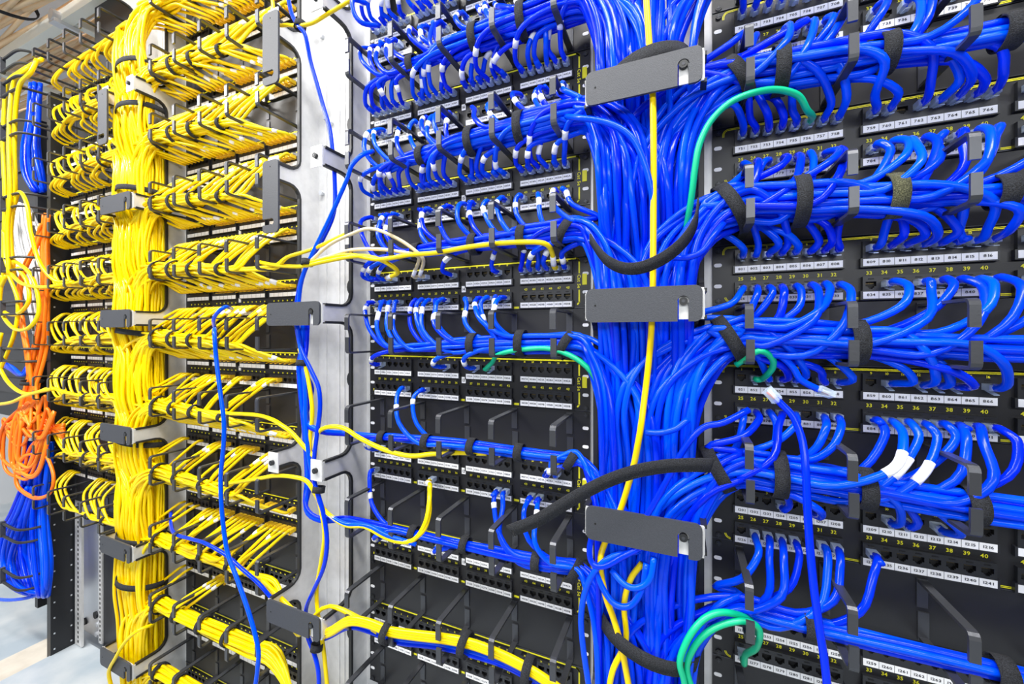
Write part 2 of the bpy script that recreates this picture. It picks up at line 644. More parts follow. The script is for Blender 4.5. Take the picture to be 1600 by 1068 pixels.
# ---------------------------------------------------------------- vertical cable managers (finger walls with black edge trim)
def gate_mesh():
    L, h, y0, y1 = 0.150, 0.0235, -0.0040, 0.0
    r = 0.009
    out = arc(L - r, h - r, r, 90, 0) + arc(L - r, -h + r, r, 0, -90)
    # open slot that hooks over the pin near the right-hand end
    out += [(0.1335, -h), (0.1335, -0.004), (0.1325, 0.001)] + arc(0.1275, 0.003, 0.0072, -20, 200, 8) + [(0.1205, -h)]
    out += arc(r, -h + r, r, 270, 180) + arc(r, h - r, r, 180, 90)
    mb = MB()
    mb.prism(out, 'y', y0, y1, 0)
    mb.disc(0.0135, 0.0, y0 - 0.0003, y0, 0.0014, 10, 1)
    return mb.mesh('latch_gate', [M['gate'], M['hole']])


def pin_mesh():
    mb = MB()
    mb.disc(0, 0, -0.0056, 0.0, 0.0052, 16, 0)
    mb.disc(0, 0, -0.0060, -0.0056, 0.0022, 8, 1)
    return mb.mesh('latch_pin', [M['rubber'], M['steel']])


GATE, PIN = gate_mesh(), pin_mesh()
ARM = lambda n: CAMZ + 0.0385 + 0.307 * n
TIP, SPINE = -0.112, -0.040


def wall_part(t, x, side, nlo, nhi, name='side_wall', m='alu'):
    """comb-shaped sheet in the Y-Z plane; side = which way the tip flange turns"""
    z0, z1 = ARM(nlo) - 0.25, ARM(nhi) + 0.25
    out = [(0.018, z0), (SPINE, z0)]
    ah, r = 0.0175, 0.026
    trims = []
    cur = [(SPINE, z0)]
    for n in range(nlo, nhi + 1):
        z = ARM(n)
        seg1 = [(SPINE - r + r * math.cos(a), z - ah - r + r * math.sin(a)) for a in (0, 0.4, 0.8, 1.2, math.pi / 2)]
        seg2 = [(SPINE - r + r * math.cos(a), z + ah + r + r * math.sin(a)) for a in (-math.pi / 2, -1.2, -0.8, -0.4, 0)]
        out += seg1 + [(TIP, z - ah), (TIP, z + ah)] + seg2
        trims.append(cur + seg1 + [(TIP + 0.004, z - ah)])
        cur = [(TIP + 0.004, z + ah)] + seg2
    out += [(SPINE, z1), (0.018, z1)]
    trims.append(cur + [(SPINE, z1)])
    mb = MB()
    # quads between the spine and the back, then each arm
    mb.box(x - 0.001, x + 0.001, SPINE, 0.018, z0, z1)
    for n in range(nlo, nhi + 1):
        z = ARM(n)
        lo = [(SPINE - r + r * math.cos(a), z - ah - r + r * math.sin(a)) for a in (0, 0.4, 0.8, 1.2, math.pi / 2)]
        hi = [(SPINE - r + r * math.cos(a), z + ah + r + r * math.sin(a)) for a in (-math.pi / 2, -1.2, -0.8, -0.4, 0)]
        mb.prism(lo + [(TIP, z - ah), (TIP, z + ah)] + hi, 'x', x - 0.001, x + 0.001)
        a, b = (x, x + 0.030 * side) if side > 0 else (x + 0.030 * side, x)
        mb.box(a, b, TIP - 0.002, TIP, z - ah - 0.003, z + ah + 0.003)
    mb.build(name, M[m], t)
    for q in trims:
        v, f = ribbon_geo([(x, p[0], p[1]) for p in q], 0.0075, 0.0050, (1, 0, 0))
        mb = MB(); mb.add(v, f)
        mb.build('edge_trim', M['rubber'], t)


def vertical_manager(key, label, nlo, nhi, gates, opened, back='alu', walls='alu'):
    xc = MGR[key]
    t = empty('vertical_cable_manager', (xc, 0, 0), label, 'cable manager', 'vertical cable managers between the racks')
    xl, xr = xc - 0.0765, xc + 0.0765
    mb = MB()
    z0, z1 = ARM(nlo) - 0.25, ARM(nhi) + 0.25
    mb.box(xl, xr, 0.012, 0.016, z0, z1)
    for q in (0.022, 0.062, 0.078, 0.118):
        mb.box(xl + q, xl + q + 0.006, 0.0095, 0.012, z0, z1)
    mb.build('back_channel', M[back], t)
    for q in t.children:
        q.location = (-xc, 0, 0)
    wall_part(t, xl, 1, nlo, nhi, m=walls)
    wall_part(t, xr, -1, nlo, nhi, m=walls)
    for q in t.children:
        q.location = (-xc, 0, 0)
    for n in range(nlo, nhi + 1):
        z = ARM(n)
        if n in gates:
            g = link('latch_gate', GATE, t); g.location = (-0.0755, TIP - 0.0025, z)
            p = link('latch_pin', PIN, t); p.location = (-0.0755 + 0.1275, TIP - 0.0020, z + 0.003)
        elif n in opened:
            g = link('latch_gate', GATE, t); g.location = (-0.0640, TIP - 0.0025, z + 0.012)
            g.rotation_euler = (0, math.radians(90), 0)
            p = link('latch_pin', PIN, t); p.location = (0.0615, TIP - 0.0020, z)
        else:
            p = link('latch_pin', PIN, t); p.location = (0.0615, TIP - 0.0020, z)
            p = link('latch_pin', PIN, t); p.location = (-0.0615, TIP - 0.0020, z)
    return t


vertical_manager('blue', 'vertical cable manager holding the thick blue cable trunk', -2, 2, (1, 0, -1, -2, 2), ())
ta = vertical_manager('alu', 'bare aluminium vertical cable manager between yellow and blue cabled racks', -3, 3, (0, -2, -3), (1, 2, 3))
vertical_manager('yel', 'vertical cable manager holding the thick yellow cable trunk', -3, 3, (1, 0, -1, -2, -3), (2,))
for z in (CAMZ + 0.475, CAMZ + 0.105, CAMZ - 0.105, CAMZ - 0.385, CAMZ - 0.68):
    mb = MB(); mb.disc(0.038, z, 0.0080, 0.0125, 0.022, 20)
    mb.build('cable_grommet', M['rubber'], ta)
for x, z in ((-0.062, 0.70), (-0.050, 0.505), (-0.035, 0.49), (-0.062, 0.33)):
    mb = MB(); mb.disc(x, CAMZ + z, 0.004, 0.012, 0.006, 6)
    mb.build('bolt', M['zinc'], ta)

# rack uprights (the bright strips beside the panels)
for r_, x in RX.items():
    if r_ == 0: continue
    t = empty('equipment_rack', (x, 0, 0), {3: 'bright rack uprights carrying the panels right of the blue trunk', 2: 'bright rack uprights carrying the middle panels', 1: 'bright rack uprights carrying the panels with the yellow cables'}[r_], 'rack', 'equipment racks')
    for a, b in ((-0.0150, 0.022), (PW - 0.022, PW + 0.010)):
        mb = MB(); mb.box(a, b, 0.005, 0.030, 0.02, 2.42)
        mb.build('upright', M['alu'], t)
mb = MB(); mb.box(X0, X3 + 0.6, 0.06, 0.075, 0.62, 2.40)
tag(mb.build('cabinet', M['black']), 'dark sheet metal closing the racks behind the panels', 'cabinet', None)

# ---------------------------------------------------------------- plugs, boots, wraps (shared meshes; local -Y is out of the jack)
def plug_mesh(m, blade=True):
    mb = MB()
    a, b = 0.0056, 0.0040
    y0, y1 = -0.0155, 0.004
    sec = lambda y, k: [(-a * k, y, -b * k), (a * k, y, -b * k), (a * k, y, b * k), (-a * k, y, b * k)]
    ring = [sec(y1, 1), sec(-0.004, 1), sec(-0.0135, 1), sec(y0, 0.82)]
    vs = [p for s_ in ring for p in s_]
    fs = [(i * 4 + q, i * 4 + (q + 1) % 4, i * 4 + 4 + (q + 1) % 4, i * 4 + 4 + q) for i in range(3) for q in range(4)]
    fs += [(0, 1, 2, 3), (15, 14, 13, 12)]
    mb.add(vs, fs)
    mb.add([(-0.0026, 0.0, -0.0042), (0.0026, 0.0, -0.0042), (0.0026, -0.0150, -0.0078), (-0.0026, -0.0150, -0.0078),
            (-0.0026, 0.0, -0.0052), (0.0026, 0.0, -0.0052), (0.0026, -0.0150, -0.0088), (-0.0026, -0.0150, -0.0088)],
           [(0, 1, 2, 3), (7, 6, 5, 4), (0, 4, 5, 1), (1, 5, 6, 2), (2, 6, 7, 3), (3, 7, 4, 0)])
    return mb.mesh('plug', m)


def boot_mesh(m, r0, r1, flat):
    mb = MB()
    pts = [(0, -0.0125, 0), (0, -0.0150, 0), (0, -0.022, 0), (0, -0.030, 0)]
    mb.tube(pts, [r0, r0, (r0 + r1) / 2, r1], 10)
    if flat:
        mb.v = [(x, y, z * 0.78) for x, y, z in mb.v]
    return mb.mesh('boot', m, smooth=True)


PLUG, PLUGF, PLUGY = plug_mesh(M['clear']), plug_mesh(M['frost']), plug_mesh(M['amber'])
BOOT = {'blue': boot_mesh(M['blue'], 0.0060, 0.0042, True), 'yellow': boot_mesh(M['yellow'], 0.0050, 0.0034, True), 'beige': boot_mesh(M['beige'], 0.005, 0.003, True), 'green': boot_mesh(M['green'], 0.0056, 0.0042, True)}
STUFF = MB()          # yellow cables beyond the three hundred largest
COUNT = {'blue_patch_cable': 0, 'yellow_patch_cable': 0}


def add_plug(o, jp, colour, boot, wrap_at=None, pts=None, rad=0.004, plug=True, frost=False):
    if plug:
        p = link('plug', PLUGY if colour == 'yellow' and not boot else (PLUGF if frost else PLUG), o); p.location = jp
    if boot:
        b_ = link('boot', BOOT[colour], o); b_.location = jp
    if wrap_at is not None:
        s_ = spline(pts, 0.006)
        acc = np.concatenate([[0], np.cumsum(np.linalg.norm(np.diff(s_, axis=0), axis=1))])
        i0, i1 = np.searchsorted(acc, wrap_at[0]), np.searchsorted(acc, wrap_at[1])
        if i1 - i0 >= 1:
            tube_obj('wrap_label', s_[i0:i1 + 1], rad + 0.0007, M['label'], o, 8, raw=True)


def cable(colour, pts, rad, label, group=None, jack=None, boot=False, wrap=None, name=None, sides=8, step=0.022, stuff=None, frost=False):
    if stuff is not None:
        stuff.tube(spline(pts, step * 1.4), rad, 6)
        return None
    nm = name or colour + '_patch_cable'
    o = tube_obj(nm, pts, rad, M[colour], None, sides, step)
    tag(o, label, 'cable', group)
    COUNT[nm] = COUNT.get(nm, 0) + 1
    if jack is not None:
        add_plug(o, jack, colour, boot, wrap, pts, rad, frost=frost)
    return o


def sunflower(n):
    out = []
    for i in range(n):
        r = math.sqrt((i + 0.5) / n)
        a = i * 2.399963
        out.append((r * math.cos(a), r * math.sin(a)))
    return out


class Bundle:
    """cables lying in the hooks of one horizontal manager, growing towards the trunk"""
    def __init__(s, rack, k, d, rad, xend, yc=-0.054, lift=0.0, pack=0.70):
        s.rack, s.k, s.d, s.rad, s.xend, s.yc, s.lift, s.pack = rack, k, d, rad, xend, yc, lift, pack
        s.items = []
        s.zb = mtop(k) - 0.0785 + lift

    def add(s, x, **kw):
        s.items.append((x, kw))

    def finish(s):
        s.items.sort(key=lambda q: q[0] * s.d)
        s.n = len(s.items)
        s.xs = [q[0] for q in s.items]
        s.R = s.rad * math.sqrt(max(s.n, 1) / s.pack)
        off = sunflower(s.n)
        # early cables sit inside, later ones outside
        s.off = off

    def frac(s, x):
        c = sum(1 for q in s.xs if (x - q) * s.d > 0.0)
        return max(c, 1) / max(s.n, 1)

    def prof(s, x):
        k = math.sqrt(0.5 * s.frac(x - s.d * 0.03) + 0.5 * s.frac(x + s.d * 0.03))
        R_ = min(max(s.R * k, s.rad), 0.043)
        return s.yc, s.zb + max(R_, s.rad), R_

    def at(s, i, x, ph):
        yc, zc, R_ = s.prof(x)
        a, b = s.off[i]
        kk = math.sqrt(s.n / max(1.0, s.frac(x) * s.n)) if s.n else 1
        kk = min(kk, 1 / max(0.05, math.hypot(a, b)))
        j = s.rad * 0.55
        r_in = max(R_ - s.rad, 0.0)
        return Vector((x, yc + a * kk * r_in + j * math.sin(9 * x + ph), zc + b * kk * r_in + j * math.sin(11 * x + 2 * ph)))


class Trunk:
    def __init__(s, xc, half, yfront, per, pitch, zend, yback):
        s.xc, s.half, s.yf, s.per, s.pitch, s.zend, s.yb = xc, half, yfront, per, pitch, zend, yback
        s.ent = []

    def reserve(s, z, sidepref):
        """returns an index; paths are made once every entry is known"""
        x = s.xc + s.half * max(-1, min(1, R.gauss(sidepref, 0.42)))
        x = min(max(x, s.xc - s.half), s.xc + s.half)
        s.ent.append([z + R.uniform(-0.004, 0.004), x, R.uniform(0, 6.28), R.uniform(0.55, 1.25), R.random()])
        return len(s.ent) - 1

    def path(s, i, zstart, dz=0.075):
        z0, x, ph, fr, jit = s.ent[i]
        pts = []
        z = zstart
        while z > s.zend:
            c = sum(1 for e in s.ent if z < e[0] < z0)
            y = min(s.yf + s.pitch * (c / s.per) + 0.010 * jit, s.yb)
            amp = s.half * 0.13
            xx = x + amp * math.sin(fr * 5.2 * z + ph) + amp * 0.7 * math.sin(fr * 9.7 * z + 2.3 * ph)
            xx = min(max(xx, s.xc - s.half), s.xc + s.half)
            pts.append(Vector((xx, y + 0.003 * math.sin(13 * z + ph), z)))
            z -= dz
        return pts


BT = Trunk(MGR['blue'], 0.062, -0.100, 14.0, 0.0062, 0.40, -0.006)
YT = Trunk(MGR['yel'], 0.064, -0.098, 17.0, 0.0042, 0.02, -0.004)

PENDING = []


def feed(bundle, trunk, colour, rad, meta):
    """make the paths of every cable of a bundle once the trunk is complete"""
    PENDING.append((bundle, trunk, colour, rad, meta))


def port_path(jp, bundle, i, xj, up, ph, d, rad):
    """from the plug to the bundle"""
    b = bundle.at(i, xj, ph)
    dz = b.z - jp.z
    q = R.uniform(0.75, 1.3)
    jx, jz = R.uniform(-.0035, .0035), R.uniform(-.002, .004)
    pts = [jp + Vector((0, -0.010, 0)), jp + Vector((jx * .5, -0.022, jz * .5))]
    run = xj - jp.x
    pts.append(Vector((jp.x + run * 0.10 + 2 * jx - d * R.uniform(0, .010), -0.036 * q - 0.006, jp.z + dz * 0.16)))
    pts.append(Vector((jp.x + run * 0.42 + jx - d * R.uniform(0, .012), 0.55 * b.y - 0.028 * q, jp.z + dz * 0.62)))
    pts.append(b)
    return pts


def run_bundle(bundle, trunk, tr_idx, colour, rad, i, x0, ph, d, sagz=0.14):
    pts = []
    x = x0 + d * 0.055
    while (bundle.xend - x) * d > 0.02:
        pts.append(bundle.at(i, x, ph))
        x += d * 0.06
    e = bundle.at(i, bundle.xend, ph)
    pts.append(e)
    if trunk is None:
        return pts
    z0, xl, p2, fr, jit = trunk.ent[tr_idx]
    zl = e.z - sagz * (0.75 + 0.5 * jit)
    tp = trunk.path(tr_idx, zl)
    if tp:
        f_ = tp[0]
        dx = f_.x - e.x
        pts.append(Vector((e.x + dx * 0.45, e.y * 0.75 + f_.y * 0.25 - 0.006, e.z - (e.z - f_.z) * 0.14)))
        pts.append(Vector((e.x + dx * 0.86, e.y * 0.35 + f_.y * 0.65 - 0.004, e.z - (e.z - f_.z) * 0.50)))
        pts += tp
    return pts

# ---------------------------------------------------------------- which jacks are in use
ALL = list(range(24))
def some(n, seed): return sorted(random.Random(seed).sample(ALL, n))


R3 = {3: ([0, 1, 2, 3, 4, 5, 6, 7, 10, 12], [0, 1, 3, 4, 5, 6, 7, 8, 10, 11, 13]),
      2: ([0, 1, 2, 3, 4, 6, 7, 8, 9, 11, 12, 13, 14, 15, 16], [0, 1, 2, 3, 4, 5, 6, 7, 8, 9, 10, 11, 12, 13, 14, 15, 16]),
      1: ([0, 1, 2, 3, 4, 5, 6, 7, 8, 9, 10, 11, 12, 13, 14, 15, 16], [0, 1, 2, 3, 4, 5, 6, 7, 9, 11, 12, 13, 14, 15, 16]),
      0: ([2, 3, 4, 6, 7, 9, 11, 12, 13, 15], [0, 1, 2, 3, 4, 6, 7, 8, 9, 10, 11, 12, 13, 14, 15]),
      -1: ([3, 5, 9, 10, 12], [1, 2, 3, 4, 6, 7, 8]),
      -2: ([], [])}
BOOT3 = {(1, 0, 13), (0, 0, 14), (0, 1, 8), (0, 1, 13), (0, 0, 13), (-1, 1, 8)}
FROST3 = {(2, 0, 4), (1, 0, 2), (1, 0, 6), (1, 0, 7), (1, 0, 8), (0, 1, 0), (0, 1, 2), (0, 1, 6), (0, 1, 7), (-1, 1, 7), (-1, 1, 8), (3, 1, 3), (3, 1, 4), (-1, 1, 1), (-1, 1, 2), (-1, 1, 3), (-1, 1, 4), (-1, 1, 6)}
R2 = {4: (ALL, some(17, 1)), 3: (ALL, some(15, 2)), 2: (ALL, some(15, 3)),
      1: ([0, 1, 2, 11, 16, 18, 19, 20, 21, 23], [0, 2, 3, 4, 6, 7, 8, 9, 10, 12, 14, 15, 16, 17]),
      0: ([1, 10, 13], [5, 7]),
      -1: ([0, 1, 21, 22], [0, 16, 17, 19, 20]),
      -2: ([2, 9], []), -3: ([], [])}
R1 = {6: ([], ALL), 5: (ALL, ALL), 4: (ALL, ALL), 3: (ALL, ALL), 2: (ALL, ALL), 1: (ALL, ALL), 0: (ALL, [0, 1, 2, 4, 6, 7, 8, 9, 10, 11, 13, 14, 18, 19, 20]),
      -1: (ALL, [0, 1, 5, 8, 9, 10, 13, 14, 15, 16, 19, 20, 21, 22]), -2: (some(20, 5), [0, 2, 4] + list(range(6, 24))), -3: ([], [0, 2, 8, 9, 10]), -4: ([], []), -5: ([], [])}
SHADE = {}

BUN = {}


def collect(rack, rows, d, colour, rad, xend, trunk, pref, yc, joins, extra=(), kmax=6, kmin=-6, pack=0.70):
    for k in range(kmax, kmin - 1, -1):
        src = []
        if k in rows: src += [(k, 1, i) for i in rows[k][1]]          # lower row of the panel above
        if k - 1 in rows: src += [(k - 1, 0, i) for i in rows[k - 1][0]]  # upper row of the panel below
        ex = [e for e in extra if e[0] == k]
        if not src and not ex: continue
        b = Bundle(rack, k, d, rad, xend, yc, pack=pack)
        for (kk, r, i) in src:
            jp = jack_pos(rack, kk, r, i)
            b.add(jp.x + d * R.uniform(*joins), jack=(kk, r, i), jp=jp)
        for (_, n, x0) in ex:
            for q in range(n):
                b.add(x0 + R.uniform(-.01, .01), jack=None, jp=None)
        b.finish()
        b.tr = [trunk.reserve(b.zb + b.R, pref) if trunk else None for _ in b.items]
        BUN[(rack, k)] = b


collect(2, R2, 1, 'blue', 0.0043, X2 + PW - 0.006, BT, -0.55, -0.056, (0.030, 0.070), extra=[(0, 2, X2 - 0.02), (-1, 3, X2 - 0.03)], kmax=5, kmin=-2, pack=0.80)
collect(3, R3, -1, 'blue', 0.0047, X3 + 0.030, BT, 0.50, -0.056, (0.035, 0.080), extra=[(3, 7, 0.60), (2, 6, 0.60), (1, 8, 0.60), (0, 8, 0.60), (-1, 5, 0.60)], kmax=4, kmin=-1, pack=0.66)
collect(1, R1, -1, 'yellow', 0.0037, X1 + 0.012, YT, 0.35, -0.066, (0.085, 0.135), extra=[(-2, 4, X1 + 0.50), (-3, 22, X1 + 0.52), (-4, 20, X1 + 0.52), (2, 3, X1 + 0.49)], kmax=6, kmin=-4, pack=0.92)
R0 = {k: (some(15, 20 + k), some(15, 60 + k)) for k in range(5, -2, -1)}
R0[-2] = (some(12, 90), some(12, 91))
collect(0, R0, 1, 'yellow', 0.0037, X0 + PW - 0.012, YT, -0.45, -0.062, (0.05, 0.11), kmax=6, kmin=-2, pack=0.9)
TOPB = [BT.reserve(CAMZ + 0.80, 0.0) for _ in range(26)]
TOPY = [YT.reserve(CAMZ + 1.10, 0.1) for _ in range(0)]

for (rack, k), b in BUN.items():
    d = b.d
    yel = rack < 2
    for i, (x, kw) in enumerate(b.items):
        ph = R.uniform(0, 6.28)
        ti = b.tr[i]
        tr = YT if yel else BT
        colour = 'yellow' if yel else 'blue'
        jp = kw['jp']
        rad = b.rad * R.uniform(0.96, 1.04)
        if jp is not None:
            kk, r, q = kw['jack']
            if yel:
                bb = b.at(i, x, ph)
                pts = [jp + Vector((0, -0.010, 0)), jp + Vector((0, -0.024, 0)),
                       jp.lerp(bb, 0.30) + Vector((0, -0.020, 0)), jp.lerp(bb, 0.66) + Vector((0, -0.012, 0)), bb]
                if rack == 0:
                    pts[2] += Vector((-0.02 * d, -0.012, 0)); pts[3] += Vector((-0.022 * d, -0.006, 0))
            else:
                pts = port_path(jp, b, i, x, r == 1, ph, d, rad)
            pts += run_bundle(b, tr, ti, colour, rad, i, x, ph, d, 0.10 if yel else 0.15)
            lab = '%s patch cable in %s jack of %s row, %s' % (colour, NTH[q], ('upper', 'lower')[r], pname(rack, kk))
            big = rack >= 2 or (rack == 1 and q >= 8)
            boot = (rack == 2 and R.random() < 0.55) or ((kk, r, q) in BOOT3 and rack == 3)
            wrap = None
            if rack == 2:
                w0 = R.uniform(0.020, 0.052)
                wrap = (w0, w0 + 0.013) if R.random() < 0.85 else None
            if rack == 1 and R.random() < (0.6 if r == 0 else 0.4):
                w0 = R.uniform(0.022, 0.034)
                wrap = (w0, w0 + 0.013)
            if rack == 3 and (kk, r) == (0, 1) and q in (9, 10, 11): wrap = (0.058, 0.092)
            grp = {3: 'blue cables in the bundle under the %s', 2: 'blue cables in the bundle under the %s', 1: 'yellow cables in the bundle under the %s', 0: 'yellow %s'}[rack] % pname(rack, k)
            cable(colour, pts, rad, lab, grp, jp if big else None, boot, wrap, stuff=None if big else STUFF, frost=(rack == 2 and R.random() < 0.4) or (kk, r, q) in FROST3, step=0.02)
        else:
            x0 = x
            pts = []
            if rack == 3:
                pts = [b.at(i, x0 - 0.02 * q_, ph) for q_ in range(3)]
                lab = 'blue patch cable reaching past frame edge, bundle under the %s' % pname(3, k)
            elif rack == 2:
                pts = []
                lab = 'blue patch cable entering from aluminium manager, bundle under the %s' % pname(2, k)
                b0 = b.at(i, X2 - 0.01, ph)
                xq = MGR['alu'] + 0.02 * R.random()
                pts = [Vector((xq - 0.012, -0.084, CAMZ + 0.046)), Vector((xq - 0.012, -0.088, CAMZ - 0.03)), Vector((xq - 0.008, -0.098, CAMZ - 0.075)), Vector((xq, -0.09, CAMZ + (-0.10 if k == 0 else -0.22))), Vector((xq, -0.085, CAMZ + (-0.12 if k == 0 else -0.30))), Vector((X2 - 0.075, -0.10, b0.z + 0.03)), Vector((X2 - 0.035, -0.098, b0.z + 0.012)), b0]
                x0 = X2
            else:
                lab = 'yellow patch cable from aluminium manager, bundle under %s' % pname(1, k)
                e = b.at(i, X1 + 0.46, ph)
                aa = {2: CAMZ + 0.17, -2: CAMZ - 0.72, -3: CAMZ - 1.0, -4: CAMZ - 1.1}[k]
                if k == 2:
                    pts = [Vector((X2 + 0.03, -0.1, CAMZ + 0.19)), Vector((X2 - 0.06, -0.1, CAMZ + 0.168)), Vector((MGR['alu'] - 0.02, -0.112, CAMZ + 0.155)), e]
                elif k == -2:
                    pts = [Vector((X2 + 0.10, -0.088 + R.uniform(-.006, .006), mtop(-2) - 0.066 + R.uniform(-.006, .006))), Vector((X2 - 0.02, -0.09, mtop(-2) - 0.055)), Vector((X2 - 0.08, -0.095, CAMZ - 0.60)), Vector((MGR['alu'] - 0.02, -0.09, CAMZ - 0.63)), Vector((MGR['alu'] - 0.055, -0.088, CAMZ - 0.595)), e]
                else:
                    pts = [Vector((MGR['alu'] + R.uniform(-.04, .05), -0.085, aa + 0.02)), Vector((MGR['alu'] - 0.04, -0.085, e.z - 0.06)), e]
                x0 = X1 + 0.44
            pts += run_bundle(b, tr, ti, colour, rad, i, x0, ph, d, 0.10 if yel else 0.15)
            cable(colour, pts, rad, lab, lab.split(' patch')[0] + ' ' + lab[lab.index('bundle'):] if 'bundle' in lab else lab)

for i in TOPB:
    pts = BT.path(i, CAMZ + 0.78)
    cable('blue', pts, 0.0044, 'blue cable coming straight down through the top of the blue trunk', 'blue cables from above the frame')
for i in TOPY:
    pts = YT.path(i, CAMZ + 1.10)
    cable('yellow', pts, 0.0039, '', stuff=STUFF)

so = STUFF.build('yellow_patch_cables', M['yellow'], None, smooth=True)
tag(so, 'mass of thin yellow patch cables in the far rack and inside the yellow trunk', 'cables', kind='stuff')


# ---------------------------------------------------------------- hook and loop straps
def strap_ring(name, c, axis, ra, rb, wid, label, group=None, m='velcro', up=(0, 0, 1), tail=0.0):
    ax = Vector(axis).normalized()
    u = Vector(up); u = (u - ax * u.dot(ax)).normalized()
    v = ax.cross(u)
    pts = [Vector(c) + u * rb * math.cos(a) + v * ra * math.sin(a) for a in np.linspace(-0.25, 2 * math.pi + 0.35, 34)]
    pts = [p + (p - Vector(c)) * (0.035 * i / 33) for i, p in enumerate(pts)]
    if tail:
        p, q = pts[-1], pts[-2]
        pts += [p + (p - q).normalized() * tail * t for t in (0.4, 1.0)]
    vv, ff = ribbon_geo(pts, wid, 0.0022, tuple(ax))
    mb = MB(); mb.add(vv, ff)
    return tag(mb.build(name, M[m], None, True), label, 'strap', group)


def ordn(i, n):
    return ['first', 'second', 'third', 'fourth', 'fifth', 'sixth'][i]


STR = {(2, 4): [645, 745, 820], (2, 3): [660, 738, 815], (2, 2): [652, 742, 818, 884], (2, 1): [740, 815, 884], (2, 0): [598, 667, 738, 812, 892],
       (2, -1): [647, 727, 840, 898],
       (3, 3): [1150, 1217, 1382, 1575], (3, 2): [1142, 1247, 1393, 1565], (3, 1): [1140, 1335], (3, 0): [1122, 1215, 1348, 1517], (3, -1): [1267, 1565]}
for (rack, k), pxs in STR.items():
    if (rack, k) not in BUN: continue
    b = BUN[(rack, k)]
    for i, px in enumerate(pxs):
        x = P(px, HZ, -0.056).x
        yc, zc, R_ = b.prof(x)
        near = (rack == 3 and i == 0 and k > -1) or (rack == 2 and px > 880)
        axis = (1, 0, 0)
        zz = zc
        if near:
            axis = (1, 0, 0.55) if rack == 3 else (1, 0, -0.55)
            zz = zc - 0.004
        ol = (rack, k, i) == (3, 2, 2)
        lab = '%s strap, %s from the left on the blue bundle under the %s' % ('olive' if ol else 'black', ordn(i, len(pxs)), '%s right-hand panel' % (ORD[3 - k] if k <= 3 else 'hidden') if rack == 3 else '%s middle panel' % ORD[4 - k])
        strap_ring('cable_strap', (x, yc, zz), axis, R_ + 0.0022, R_ + 0.0022, 0.0165 if rack == 3 else 0.0145, lab, 'straps on the blue bundles', 'olive' if ol else 'velcro')
for k in range(5, -5, -1):
    if (1, k) not in BUN: continue
    b = BUN[(1, k)]
    for i, rx in enumerate((0.012, 0.085, 0.165, 0.27) if k > -1 else (0.012, 0.10, 0.20, 0.30)):
        x = X1 + rx
        yc, zc, R_ = b.prof(x)
        strap_ring('cable_strap', (x, yc, zc), (1, 0, 0), R_ + 0.002, R_ + 0.002, 0.011, 'black strap, %s on the yellow bundle under the %s' % (ordn(i, 4), pname(1, k)), 'straps on the yellow bundles')
for k in range(5, -3, -1):
    if (0, k) not in BUN: continue
    b = BUN[(0, k)]
    for i, rx in enumerate((0.29, 0.39)):
        x = X0 + rx
        yc, zc, R_ = b.prof(x)
        strap_ring('cable_strap', (x, yc, zc), (1, 0, 0), R_ + 0.002, R_ + 0.002, 0.011, 'black strap, %s on the yellow bundle in the far rack under its %s panel' % (ordn(i, 2), ORD[6 - k]), 'straps in the far rack')
for i, py in enumerate((105, 172, 298, 520, 690, 843, 912)):
    z = P(215, py, -0.08).z
    strap_ring('cable_strap', (MGR['yel'], -0.054, z), (0.12 * R.uniform(-1, 1), 0.1, 1), 0.0745, 0.0545, 0.014, 'black strap around the yellow trunk, %s from the top' % ORD[i].replace('topmost', 'first'), 'straps round the yellow trunk', up=(0, 1, 0))
strap_ring('cable_strap', (MGR['blue'] + 0.004, -0.062, CAMZ - 0.435), (0.22, 0, 1), 0.070, 0.060, 0.020, 'black strap wrapped round the blue trunk near its bottom', None, up=(0, 1, 0))
strap_ring('cable_strap', (MGR['blue'] + 0.005, -0.058, CAMZ + 0.375), (-0.18, 0, 1), 0.058, 0.056, 0.024, 'black strap bulging over the blue trunk above the top gate', None, up=(0, 1, 0))


def loose_strap(pp, wid, label, sidev=(0, 0.25, 1)):
    s_ = spline([P(*q) for q in pp], 0.008)
    vv, ff = ribbon_geo(s_, wid, 0.0024, sidev)
    mb = MB(); mb.add(vv, ff)
    return tag(mb.build('cable_strap', M['velcro'], None, True), label, 'strap', 'straps hanging loose')


loose_strap([(922, 372, -0.088), (935, 392, -0.107), (950, 408, -0.118), (975, 419, -0.124), (1005, 417, -0.128), (1040, 401, -0.128), (1070, 375, -0.124), (1087, 345, -0.118), (1091, 315, -0.108)], 0.017, 'black strap hanging as a loose loop across the blue trunk', (0, -0.6, 1))
loose_strap([(797, 829, -0.145), (840, 812, -0.15), (890, 782, -0.15), (940, 755, -0.148), (990, 737, -0.142), (1040, 728, -0.134), (1085, 726, -0.124), (1112, 727, -0.110)], 0.019, 'long loose strap tail reaching left across the lower blue trunk', (0, -0.3, 1))

# ---------------------------------------------------------------- single cables drawn one by one
def px_cable(colour, pp, rad, label, group=None, start=None, end=None, boot=False, wrap=None, frost=False):
    pts = [P(*q) for q in pp]
    if start is not None:
        pts = [start + Vector((0, -0.010, 0)), start + Vector((0, -0.026, 0))] + pts
    o = tube_obj(colour + '_patch_cable', spline(pts, 0.014), rad, M[colour], None, 8, raw=True)
    tag(o, label, 'cable', group)
    COUNT[colour + '_patch_cable'] = COUNT.get(colour + '_patch_cable', 0) + 1
    if start is not None:
        add_plug(o, start, colour, boot, wrap, pts, rad, frost=frost)
    return o


